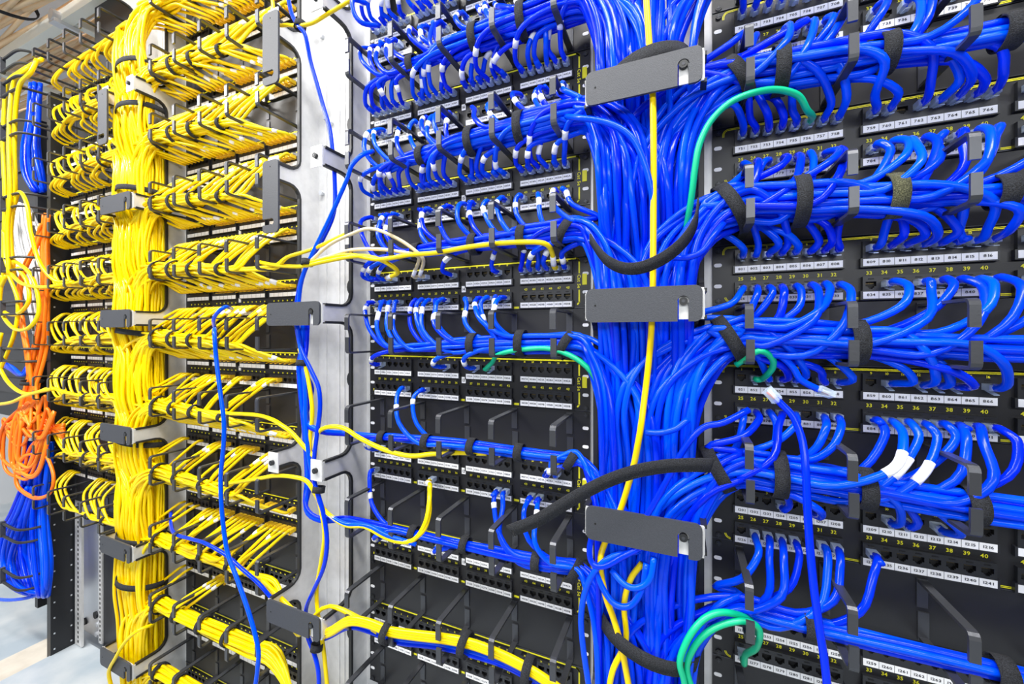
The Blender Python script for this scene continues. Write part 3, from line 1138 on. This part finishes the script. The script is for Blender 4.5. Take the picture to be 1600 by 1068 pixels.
px_cable('blue', [(338, 520, -.05), (334, 498, -.1), (350, 480, -.11), (362, 482, -.07)][::-1] + [(335, 515, -.125), (338, 560, -.13), (344, 610, -.132), (350, 660, -.134), (349, 700, -.135), (345, 745, -.135), (347, 800, -.136), (355, 860, -.138), (371, 905, -.14), (390, 960, -.142), (403, 1010, -.144), (403, 1040, -.146), (398, 1080, -.148)], 0.0042, 'single blue cable hanging loose in front of the yellow bundles')
px_cable('blue', [(449, -10, -.09), (456, 22, -.1), (466, 40, -.105), (477, 55, -.1), (485, 95, -.09), (495, 130, -.085), (505, 165, -.08), (515, 200, -.08), (520, 240, -.08), (523, 280, -.078), (522, 330, -.078), (505, 372, -.085), (483, 408, -.09), (470, 440, -.088), (463, 480, -.085), (464, 515, -.088), (472, 548, -.098), (486, 578, -.104), (498, 606, -.106), (500, 640, -.107), (495, 680, -.107), (491, 715, -.106), (490, 745, -.107), (498, 775, -.107), (506, 805, -.106), (511, 845, -.105), (506, 885, -.104), (490, 922, -.1), (478, 952, -.09), (480, 990, -.095), (490, 1018, -.1), (497, 1045, -.1), (499, 1080, -.1)], 0.0042, 'blue cable winding down the aluminium vertical manager')
px_cable('blue', [(583, 236, -.06), (566, 242, -.09), (550, 258, -.1), (544, 275, -.1), (530, 308, -.1), (510, 352, -.1), (485, 403, -.1), (472, 436, -.096), (467, 470, -.09), (465, 510, -.092), (472, 560, -.1), (477, 605, -.104), (478, 660, -.105), (483, 715, -.104), (492, 755, -.104), (502, 790, -.1), (515, 805, -.1), (540, 818, -.1), (575, 821, -.1), (605, 836, -.1), (650, 850, -.09)], 0.0042, 'blue cable dropping from the upper middle panels into the aluminium manager')
px_cable('yellow', [(425, -5, -.1), (432, 36, -.1), (450, 39, -.1), (470, 40, -.104), (490, 35, -.1), (515, 20, -.1), (545, 2, -.1), (560, -8, -.1)], 0.0036, 'yellow cable crossing the top of the aluminium manager')
px_cable('yellow', [(468, 545, -.09), (478, 575, -.1), (486, 620, -.102), (488, 650, -.102), (484, 690, -.1), (486, 730, -.1), (498, 780, -.1), (507, 830, -.098), (503, 870, -.096), (495, 920, -.09), (497, 960, -.09), (505, 1010, -.09), (512, 1080, -.09)], 0.0042, 'yellow cable hanging down in the aluminium manager beside the blue ones')
px_cable('yellow', [(300, 640, -.06), (350, 645, -.068), (400, 648, -.08), (425, 655, -.09), (440, 664, -.1), (455, 675, -.1), (478, 700, -.1), (492, 712, -.1), (492, 690, -.104), (500, 672, -.104), (520, 666, -.104), (540, 670, -.104), (562, 684, -.103), (600, 702, -.101), (640, 712, -.085), (675, 709, -.062), (715, 707, -.052), (760, 708, -.050)], 0.0044, 'yellow cable arching out of the aluminium manager under the fifth middle panel')
px_cable('yellow', [(300, 752, -.06), (350, 755, -.068), (400, 748, -.09), (430, 743, -.105), (460, 745, -.108), (480, 752, -.106), (495, 775, -.1), (510, 800, -.1), (540, 820, -.1), (570, 822, -.1), (600, 838, -.1), (625, 846, -.097), (648, 842, -.09), (665, 815, -.085), (671, 780, -.07), (671, 760, -.05)], 0.0042, 'yellow cable looping up to the yellow plug in the sixth middle panel', None)
for i, (dy, lab) in enumerate(((0, 'upper'), (4, 'middle'), (8, 'lower'))):
    px_cable('yellow', [(410, 905 + dy, -.07), (440, 935 + dy, -.085), (470, 965 + dy, -.09), (495, 985 + dy, -.1), (515, 983 + dy, -.104), (545, 966 + dy, -.104), (575, 969 + dy, -.1), (610, 982 + dy, -.099), (650, 988 + dy, -.096), (700, 994 + dy, -.09), (745, 1004 + dy, -.088), (800, 1027 + dy, -.088), (850, 1056 + dy, -.088), (890, 1085 + dy, -.085)], 0.0048, '%s of the three yellow cables crossing to the eighth middle panel' % lab, 'yellow cables crossing low')
for i, (dy, lab) in enumerate(((17, 'upper'), (23, 'lower'))):
    px_cable('blue', [(430, 915 + dy * .6, -.06), (470, 955 + dy * .6, -.07), (500, 975 + dy, -.08), (545, 957 + dy, -.09), (580, 964 + dy, -.09), (620, 980 + dy, -.086), (680, 987 + dy, -.08), (740, 1001 + dy, -.08), (800, 1022 + dy, -.08), (860, 1060 + dy, -.07), (890, 1085 + dy, -.06)], 0.0042, '%s blue cable under the yellow ones, eighth middle panel' % lab, 'blue cables crossing low')
px_cable('blue', [(268, 790, -.02), (267, 815, -.06), (273, 833, -.09), (300, 842, -.096), (320, 848, -.1), (352, 866, -.1), (380, 890, -.1), (405, 912, -.1), (425, 935, -.09), (450, 965, -.085)], 0.0040, 'single blue cable lying on the low yellow bundle')

# middle rack: odd colours in the fourth panel
for (k_, r_, q_, col, pp, lab) in (
        (1, 0, 3, 'yellow', [(622, 425, -.06), (600, 408, -.09), (570, 400, -.1), (540, 402, -.1), (500, 410, -.1), (470, 416, -.1), (430, 414, -.08), (400, 408, -.05)], 'yellow cable plugged near the left end of the fourth middle panel'),
        (1, 0, 22, 'yellow', [(862, 392, -.06), (850, 380, -.075), (820, 378, -.082), (780, 380, -.086), (730, 386, -.09), (680, 395, -.092), (640, 398, -.096), (590, 405, -.1), (540, 398, -.1), (480, 411, -.1)], 'yellow cable plugged among the rightmost jacks of the fourth middle panel'),
        (1, 0, 6, 'beige', [(655, 405, -.06), (648, 398, -.08), (630, 394, -.09), (590, 389, -.1), (545, 391, -.1), (510, 402, -.1), (485, 410, -.1)], 'first of two beige cables in the fourth middle panel'),
        (1, 0, 7, 'beige', [(662, 408, -.06), (652, 394, -.075), (620, 372, -.09), (580, 357, -.1), (548, 366, -.1), (515, 382, -.1), (485, 408, -.1)], 'second of two beige cables in the fourth middle panel'),
        (0, 0, 15, 'green', [(770, 565, -.045), (775, 556, -.06), (795, 549, -.07), (825, 545, -.07), (860, 545, -.07), (900, 560, -.08), (930, 590, -.075), (945, 640, -.05)], 'green cable in jack 16 of the fifth middle panel'),
        (-1, 1, 8, 'yellow', [(672, 757, -.05), (671, 775, -.06), (671, 800, -.075), (664, 825, -.085), (650, 840, -.09), (640, 846, -.085)], 'yellow cable in jack 33 of the sixth middle panel')):
    px_cable(col, pp, 0.0034 if col == 'beige' else 0.0042, lab, None, start=jack_pos(2, k_, r_, q_), boot=True, wrap=(0.02, 0.034) if col != 'green' else None, frost=True)

# right-hand rack: green cables and unplugged ends
px_cable('green', [(1261, 172, -.05), (1250, 152, -.062), (1232, 143, -.07), (1205, 140, -.08), (1170, 147, -.094), (1138, 162, -.1), (1110, 190, -.102), (1093, 225, -.104), (1086, 262, -.1), (1080, 310, -.09), (1070, 370, -.07)], 0.0042, 'green cable in jack 6 of the second right-hand panel', None, jack_pos(3, 2, 0, 5))
px_cable('green', [(1190, 592, -.03), (1200, 584, -.05), (1208, 572, -.06), (1205, 558, -.07), (1185, 548, -.08), (1150, 570, -.07)], 0.0042, 'short visible curve of green cable in the fourth right-hand panel', None, jack_pos(3, 0, 0, 1))
px_cable('green', [(1182, 975, -.05), (1160, 962, -.075), (1130, 956, -.09), (1105, 963, -.1), (1085, 982, -.108), (1070, 1008, -.112), (1062, 1035, -.114), (1068, 1060, -.112), (1072, 1085, -.11)], 0.0042, 'upper green cable in jack 2 of the sixth right-hand panel', None, jack_pos(3, -2, 0, 1))
px_cable('green', [(1165, 1022, -.04), (1180, 1013, -.06), (1187, 995, -.075), (1183, 978, -.08), (1162, 970, -.085), (1130, 975, -.09), (1102, 990, -.1), (1082, 1015, -.105), (1073, 1045, -.105), (1085, 1085, -.105)], 0.0042, 'lower green cable in jack 25 of the sixth right-hand panel', None, jack_pos(3, -2, 1, 0))
loose = [
    ('blue', [(1212, 622, -.085), (1222, 632, -.085), (1240, 652, -.088), (1254, 690, -.095), (1259, 735, -.105), (1262, 800, -.112), (1266, 860, -.115), (1272, 920, -.118), (1281, 985, -.12), (1288, 1030, -.122), (1294, 1085, -.124)], 'unplugged blue cable hanging straight down across the right-hand panels'),
    ('blue', [(1282, 609, -.06), (1268, 603, -.062), (1250, 592, -.064), (1240, 575, -.066), (1225, 560, -.068), (1200, 548, -.07), (1160, 560, -.06)], 'unplugged blue cable lying across the label strip of the fourth right-hand panel')]
for col, pp, lab in loose:
    o = px_cable(col, pp, 0.0042, lab)
    p = link('plug', PLUG, o)
    a, b_ = P(*pp[0]), P(*pp[1])
    dr = (a - b_).normalized()
    rot = Vector((0, 1, 0)).rotation_difference(dr)
    p.rotation_mode = 'QUATERNION'
    p.rotation_quaternion = rot
    p.location = a + dr * 0.011
    for q_, c_ in ((-0.0035, 'orange'), (0, 'tan'), (0.0035, 'white')):
        wv = rot @ Vector((q_, 0, 0))
        tube_obj('bare_wire', [a + wv * 0.6, a + wv + dr * 0.012], 0.0011, M[c_], o, 6, 0.004)

px_cable('yellow', [(1008, -30, -.1), (1014, 60, -.102), (1019, 130, -.104), (1021, 200, -.106), (1021, 330, -.107), (1020, 450, -.107), (1019, 490, -.104), (1016, 540, -.094), (1011, 590, -.090), (1006, 630, -.095), (1002, 662, -.1015), (997, 692, -.1015), (988, 735, -.094), (968, 800, -.088), (945, 848, -.098), (938, 880, -.108), (946, 930, -.109), (960, 970, -.109), (973, 1020, -.108), (985, 1085, -.106)], 0.0044, 'single yellow cable running down the middle of the blue trunk')
px_cable('yellow', [(1003, 880, -.1), (985, 905, -.098), (975, 945, -.095), (978, 1000, -.097), (958, 1045, -.105), (950, 1085, -.105)], 0.0042, 'second short piece of yellow cable low in the blue trunk')
BL = [
    ([(885, 182, -.09), (905, 184, -.11), (950, 192, -.118), (985, 212, -.118), (1005, 250, -.114), (1018, 300, -.108), (1022, 360, -.1)], 'blue cable arching over the trunk just below the top gate'),
    ([(1000, 860, -.1), (960, 868, -.112), (935, 885, -.116), (917, 915, -.116), (908, 960, -.116), (911, 1010, -.116), (922, 1085, -.116)], 'blue cable swinging out left of the trunk bottom'),
    ([(925, 835, -.11), (921, 860, -.114), (926, 880, -.116), (945, 884, -.118), (975, 868, -.116), (1010, 850, -.11)], 'small blue loop under the lowest visible gate'),
    ([(928, 880, -.11), (940, 915, -.116), (960, 943, -.12), (985, 946, -.12), (1003, 920, -.116), (1010, 880, -.11)], 'large blue loop hanging low in the trunk'),
    ([(955, 890, -.11), (975, 912, -.116), (995, 918, -.118), (1015, 905, -.116), (1022, 870, -.11)], 'blue loop beside the larger one in the trunk'),
    ([(1010, 675, -.105), (1030, 676, -.108), (1055, 670, -.106), (1075, 655, -.1)], 'short blue cable crossing the trunk below the middle gate'),
    ([(1052, 402, -.11), (1075, 402, -.116), (1098, 392, -.118), (1115, 368, -.114), (1130, 350, -.1)], 'light blue cable crossing above the middle gate'),
    ([(1170, 640, -.09), (1130, 660, -.105), (1098, 668, -.11), (1070, 700, -.112), (1045, 745, -.114), (1020, 790, -.114), (995, 830, -.112), (975, 850, -.11)], 'blue cable slanting across the trunk above the lower gate'),
    ([(572, 5, -.08), (552, 0, -.1), (553, 20, -.1), (566, 36, -.09), (590, 40, -.06)], 'blue loop at the top left of the middle rack'),
]
for pp, lab in BL:
    px_cable('blue', pp, 0.0042, lab)

for i, (px, py, Y) in enumerate(((607, 987, -.094), (727, 1006, -.084), (826, 1046, -.082))):
    strap_ring('cable_strap', P(px, py, Y), (1, 0, -0.1), 0.019, 0.019, 0.014, 'black strap on the low yellow cables of the middle rack, %s along' % ORD[i].replace('topmost', 'first'), 'straps on the low yellow cables')
# knots of strap on the cables in the aluminium manager
for i, (px, py, Y) in enumerate(((469, 40, -.1), (480, 410, -.1), (472, 567, -.1), (498, 764, -.104), (495, 1010, -.098))):
    c = P(px, py, Y)
    strap_ring('cable_strap', c, (0, 0.2, 1), 0.011, 0.010, 0.012, 'small black strap on the cables in the aluminium manager, %s from the top' % ORD[i].replace('topmost', 'first'), 'small straps in the aluminium manager', up=(0, 1, 0))

# ---------------------------------------------------------------- far left: black manager, hanging cables, post, tray
t = empty('vertical_cable_manager', (-1.99, 0, 0), 'black vertical cable manager at the far left of the row', 'cable manager', None)
def tb(mb, nm, m):
    o = mb.build(nm, M[m], t); o.location = (1.99, 0, 0); return o
mb = MB(); ZT = P(100, 150, -0.02).z
mb.box(-1.992, -1.966, -0.050, 0.012, 0.035, ZT)
for i in range(36):
    z = 0.07 + i * 0.053
    mb.box(-1.9662, -1.9655, -0.043, -0.039, z, z + 0.005, 1); mb.box(-1.9662, -1.9655, -0.002, 0.002, z, z + 0.005, 1)
o = mb.build('side_wall', [M['black'], M['zinc']], t); o.location = (1.99, 0, 0)
mb = MB(); mb.box(-2.15, -2.128, -0.03, 0.012, 0.16, ZT - 0.05); tb(mb, 'side_wall', 'black')
mb = MB(); mb.box(-2.128, -1.992, 0.010, 0.014, 0.60, ZT - 0.02); tb(mb, 'back_channel', 'black')
for i, py in enumerate((75, 115, 185, 300, 400, 470, 545, 830, 905)):
    z = P(40, py, -0.10).z
    for dz in (0.0, -0.042):
        mb = MB()
        mb.tube(spline([(-1.985, -0.04, z + dz), (-2.00, -0.088, z + dz), (-2.03, -0.106, z + dz), (-2.12, -0.106, z + dz), (-2.15, -0.106, z + dz)], 0.01), 0.0042, 8)
        tb(mb, 'cable_hook', 'rubber')
    mb = MB(); mb.box(-2.152, -2.140, -0.112, -0.100, z - 0.046, z + 0.006); tb(mb, 'hook_end', 'gate')

t = empty('rack_post', (-1.88, 0, 0), 'zinc rack post standing beside the black manager at floor level', 'post')
def rb(mb, nm, m):
    o = mb.build(nm, M[m], t); o.location = (1.88, 0, 0); return o
mb = MB(); mb.box(-1.958, -1.912, 0.006, 0.012, 0.06, 0.62)
for i in range(34):
    z = 0.07 + i * 0.016
    mb.box(-1.938, -1.932, 0.0052, 0.006, z, z + 0.008, 1)
o = mb.build('post_face', [M['alu'], M['hole']], t); o.location = (1.88, 0, 0)
mb = MB(); mb.box(-2.035, -1.880, 0.050, 0.056, 0.06, 0.62); rb(mb, 'post_web', 'zinc')
mb = MB(); mb.box(-1.886, -1.866, 0.040, 0.046, 0.06, 0.62)
for i in range(34):
    z = 0.07 + i * 0.016
    mb.box(-1.878, -1.873, 0.0392, 0.040, z, z + 0.008, 1)
o = mb.build('post_flange', [M['alu'], M['hole']], t); o.location = (1.88, 0, 0)
mb = MB(); mb.box(-1.866, -1.48, 0.045, 0.056, 0.02, 0.62); rb(mb, 'post_cover', 'black')
for px, py in ((133, 970), (150, 960)):
    q = P(px, py, 0.048); mb = MB(); mb.disc(q.x, q.z, 0.044, 0.05, 0.012, 16); rb(mb, 'cable_grommet', 'rubber')
for px, py in ((156, 973), (155, 988)):
    q = P(px, py, 0.048); mb = MB(); mb.disc(q.x, q.z, 0.038, 0.05, 0.008, 8); rb(mb, 'bolt', 'zinc')
mb = MB(); mb.box(-1.97, -1.40, -0.28, 0.03, 0.0, 0.055)
o = mb.build('base_plate', M['floor']); tag(o, 'pale blue grey sheet metal base under the yellow trunk', 'base')
mb = MB(); mb.box(-2.14, -1.975, -0.60, 0.02, 0.0, 0.030)
tag(mb.build('floor_beam', M['wood']), 'cream beam lying on the floor under the black manager', 'beam')
for i, (px, py, Y) in enumerate(((30, 1020, -.1), (95, 1030, -.2), (60, 1055, -.22))):
    pass

z0 = P(20, 650, 0.03).z
t2 = empty('cabinet', (-2.4, 0.04, z0), 'dark neighbouring rack behind the cables at the far left', 'cabinet')
mb = MB(); mb.box(-0.50, 0.262, -0.01, 0.0, 0.0, 2.05 - z0); mb.build('front_panel', M['black'], t2)
for i in range(6):
    mb = MB(); mb.box(-0.46, 0.24, -0.016, -0.010, 0.10 + i * 0.18, 0.16 + i * 0.18); mb.build('blank_plate', M['panel'], t2)
# cables of the far-left manager
def sheet(colour, n, mid, spread, rad, label, group, name=None):
    """n cables side by side along a drawn line"""
    for i in range(n):
        f_ = (i - (n - 1) / 2)
        pts = []
        for j, (px, py, Y) in enumerate(mid):
            s_ = spread[j] if isinstance(spread, (list, tuple)) else spread
            pts.append(P(px + f_ * s_, py + R.uniform(-2, 2), Y + 0.012 * math.sin(i * 2.4 + j * 0.4)))
        o = tube_obj(name or colour + '_patch_cable', spline(pts, 0.02), rad, M[colour], None, 8, raw=True)
        tag(o, label if isinstance(label, str) else label(i), 'cable', group)


wm = lambda s: lambda i: '%s, %s from the left' % (s, ORD[i].replace('topmost', 'first'))
sheet('yellow', 3, [(62, 92, -.09), (40, 112, -.1), (22, 130, -.1), (16, 170, -.1), (14, 230, -.1), (16, 300, -.1), (12, 360, -.1), (14, 430, -.1)], [-4, 8, 10, 9, 9, 8, 5, 8], 0.006, wm('yellow cable hanging at the far left edge'), 'yellow cables at the far left')
sheet('white', 14, [(32, 318, -.03), (34, 345, -.035), (42, 385, -.035), (54, 430, -.035), (62, 480, -.03), (66, 520, -.02)], [1.8, 3.4, 4.6, 3.6, 2.6, 2.0], 0.0042, 'white cable in the pale fan beside the orange cables', 'white cables at the far left')
sheet('orange', 7, [(73, 335, -.06), (70, 380, -.065), (71, 440, -.065), (68, 500, -.065), (62, 545, -.065), (54, 585, -.065), (48, 605, -.066), (45, 640, -.07), (40, 680, -.07)], [1.5, 1.6, 1.7, 2.2, 3.4, 3.0, 3.0, 5, 7], 0.0050, 'orange cable in the straight part of the orange bundle', 'orange bundle')
sheet('orange', 2, [(66, 350, -.07), (55, 385, -.075), (38, 420, -.075), (30, 460, -.075), (34, 500, -.075), (42, 545, -.075), (48, 600, -.07)], 4, 0.0052, wm('orange cable bowing left of the orange bundle'), 'orange cables bowing left')
for i in range(16):
    a, b_, c = R.uniform(8, 62), R.uniform(640, 735), R.uniform(0.6, 1.0)
    x0 = R.uniform(40, 62)
    pts = [P(x0, 598, -.07), P(x0 - 12 * c, 632, -.08), P(a - 8, 665, -.085 - .01 * R.random()), P(a - 14 * c, b_, -.09), P(a + 4, b_ + 22 * c, -.09), P(a + 22 * c, b_ + 10, -.085), P(a + 30, b_ - 26, -.08), P(72 + R.uniform(0, 14), 668, -.07), P(100, 672 + R.uniform(-10, 14), -.06)]
    o = tube_obj('orange_patch_cable', spline(pts, 0.02), 0.0046, M['orange'], None, 8, raw=True)
    tag(o, 'orange cable in the hanging tangle of orange loops', 'cable', 'orange tangle')
for i in range(5):
    c = R.uniform(0.75, 1.1)
    pts = [P(66, 708, -.07), P(50 - 12 * c, 712, -.085), P(30 - 4 * c, 735, -.09), P(34 - 6 * c, 760, -.09), P(55, 770 + 8 * c, -.09), P(78, 770, -.088), P(84 * 1.0, 745, -.085), P(76, 718, -.08), P(66, 705, -.07)]
    o = tube_obj('orange_patch_cable', spline(pts, 0.02), 0.0046, M['orange'], None, 8, raw=True)
    tag(o, 'orange cable in the round coil in front of the dark blue bundle', 'cable', 'orange coil')
sheet('blue', 9, [(62, 690, -.05), (58, 740, -.06), (52, 790, -.06), (50, 830, -.065), (54, 880, -.07), (60, 925, -.07), (64, 930, -.02)], [5, 5, 5.5, 6.5, 6.5, 4, 3], 0.0062, 'dark blue cable in the thick bundle low at the far left', 'dark blue bundle')
sheet('blue', 6, [(45, 760, -.07), (30, 800, -.075), (14, 840, -.08), (8, 880, -.08), (24, 915, -.085), (60, 926, -.06), (75, 900, -.02)], [4, 5, 7, 5, 4, 4, 3], 0.0062, 'dark blue cable looping out left of the thick low bundle', 'dark blue loops')
sheet('blue', 6, [(56, 130, -.03), (52, 190, -.035), (48, 230, -.04), (52, 270, -.04), (62, 300, -.03)], [3, 3.5, 5, 6, 4], 0.006, 'dark blue cable behind the far left hooks', 'dark blue cables behind hooks')
sheet('blue', 5, [(2, 565, -.03), (18, 575, -.035), (34, 585, -.03), (46, 570, -.02)], 1, 0.006, 'dark blue cable crossing behind the orange bundle', 'dark blue cables behind orange')
for i, (pp, lab) in enumerate((
        ([(20, 330, -.1), (30, 300, -.1), (42, 318, -.105), (48, 360, -.105), (58, 400, -.1), (72, 425, -.1), (90, 440, -.09), (110, 438, -.075)], 'yellow cable sweeping right to the far rack hooks'),
        ([(6, 360, -.1), (10, 410, -.105), (30, 440, -.105), (60, 448, -.1), (90, 446, -.09), (115, 440, -.07)], 'yellow cable running level into the far rack'),
        ([(4, 430, -.1), (0, 470, -.1), (6, 495, -.1), (24, 514, -.105), (45, 512, -.105), (60, 490, -.1), (58, 455, -.1), (45, 425, -.1), (20, 405, -.1)], 'large yellow coil at the far left'),
        ([(10, 430, -.1), (-4, 465, -.1), (8, 488, -.102), (28, 490, -.104), (45, 470, -.104), (42, 440, -.1), (28, 418, -.1)], 'smaller yellow coil inside the large one'),
        ([(14, 430, -.1), (28, 470, -.1), (24, 515, -.1), (8, 560, -.1), (-6, 590, -.1)], 'yellow cable falling left out of the coil'),
        ([(2, 520, -.1), (-3, 560, -.1), (8, 590, -.102), (28, 610, -.104), (50, 615, -.1), (78, 606, -.09), (100, 612, -.08), (125, 618, -.07)], 'yellow cable curving under the orange bundle strap'),
        ([(-6, 632, -.1), (18, 628, -.104), (40, 618, -.104), (60, 612, -.1), (85, 607, -.09)], 'yellow cable entering from the left edge below the strap'),
        ([(-10, 935, -.09), (15, 937, -.09), (45, 933, -.08), (70, 922, -.06)], None))):
    px_cable('yellow' if lab else 'blue', pp, 0.0055, lab or 'single dark blue cable sagging below the thick low bundle')
strap_ring('cable_strap', P(50, 597, -.066), (0.1, 0, 1), 0.030, 0.026, 0.012, 'black strap gathering the orange bundle', None, up=(0, 1, 0))
px_cable('yellow', [(240, 975, -.08), (215, 985, -.11), (195, 1003, -.12), (180, 1028, -.125), (170, 1050, -.12), (176, 1080, -.11)], 0.0042, 'yellow cable bowing out at the foot of the yellow trunk')

# cable tray overhead with tan cables
mb = MB(); mb.box(-3.6, -1.15, 0.040, 0.072, 2.335, 2.380)
t = tag(mb.build('cable_tray', M['tray']), 'pale metal cable tray rail overhead at top left', 'cable tray')
for x in (-2.90, -2.17, -1.55):
    mb = MB(); mb.box(x, x + 0.030, 0.072, 0.60, 2.338, 2.362); mb.build('rung', M['tray'], t)
    mb = MB(); mb.disc(x - 0.01, 2.350, 0.018, 0.040, 0.022, 8); mb.box(x - 0.03, x + 0.01, 0.02, 0.09, 2.322, 2.335); mb.build('clamp', M['zinc'], t)
for i in range(64):
    y = -0.40 + 0.86 * (i + 0.5) / 64
    ph = R.uniform(0, 6.28)
    pts = [Vector((x, y + 0.022 * math.sin(2.6 * x + ph), 2.392 + 0.012 * math.sin(2.9 * x + 2 * ph) - (0.035 if y < 0.02 else 0.0) * (0.5 + 0.5 * math.sin(3 * x)) + (0.017 if i % 2 else 0))) for x in np.arange(-3.5, -1.1, 0.15)]
    o = tube_obj('tan_cable', spline(pts, 0.07), 0.0088, M['tan'], None, 8, raw=True)
    tag(o, 'tan cable lying in the overhead tray with its like', 'cable', 'tan cables in the overhead tray')
strap_ring('cable_strap', (-2.33, -0.12, 2.40), (1, 0, 0.1), 0.15, 0.060, 0.02, 'dark strap over the tan cables in the tray', None)
print('CABLES', COUNT, 'OBJECTS', len(bpy.data.objects))
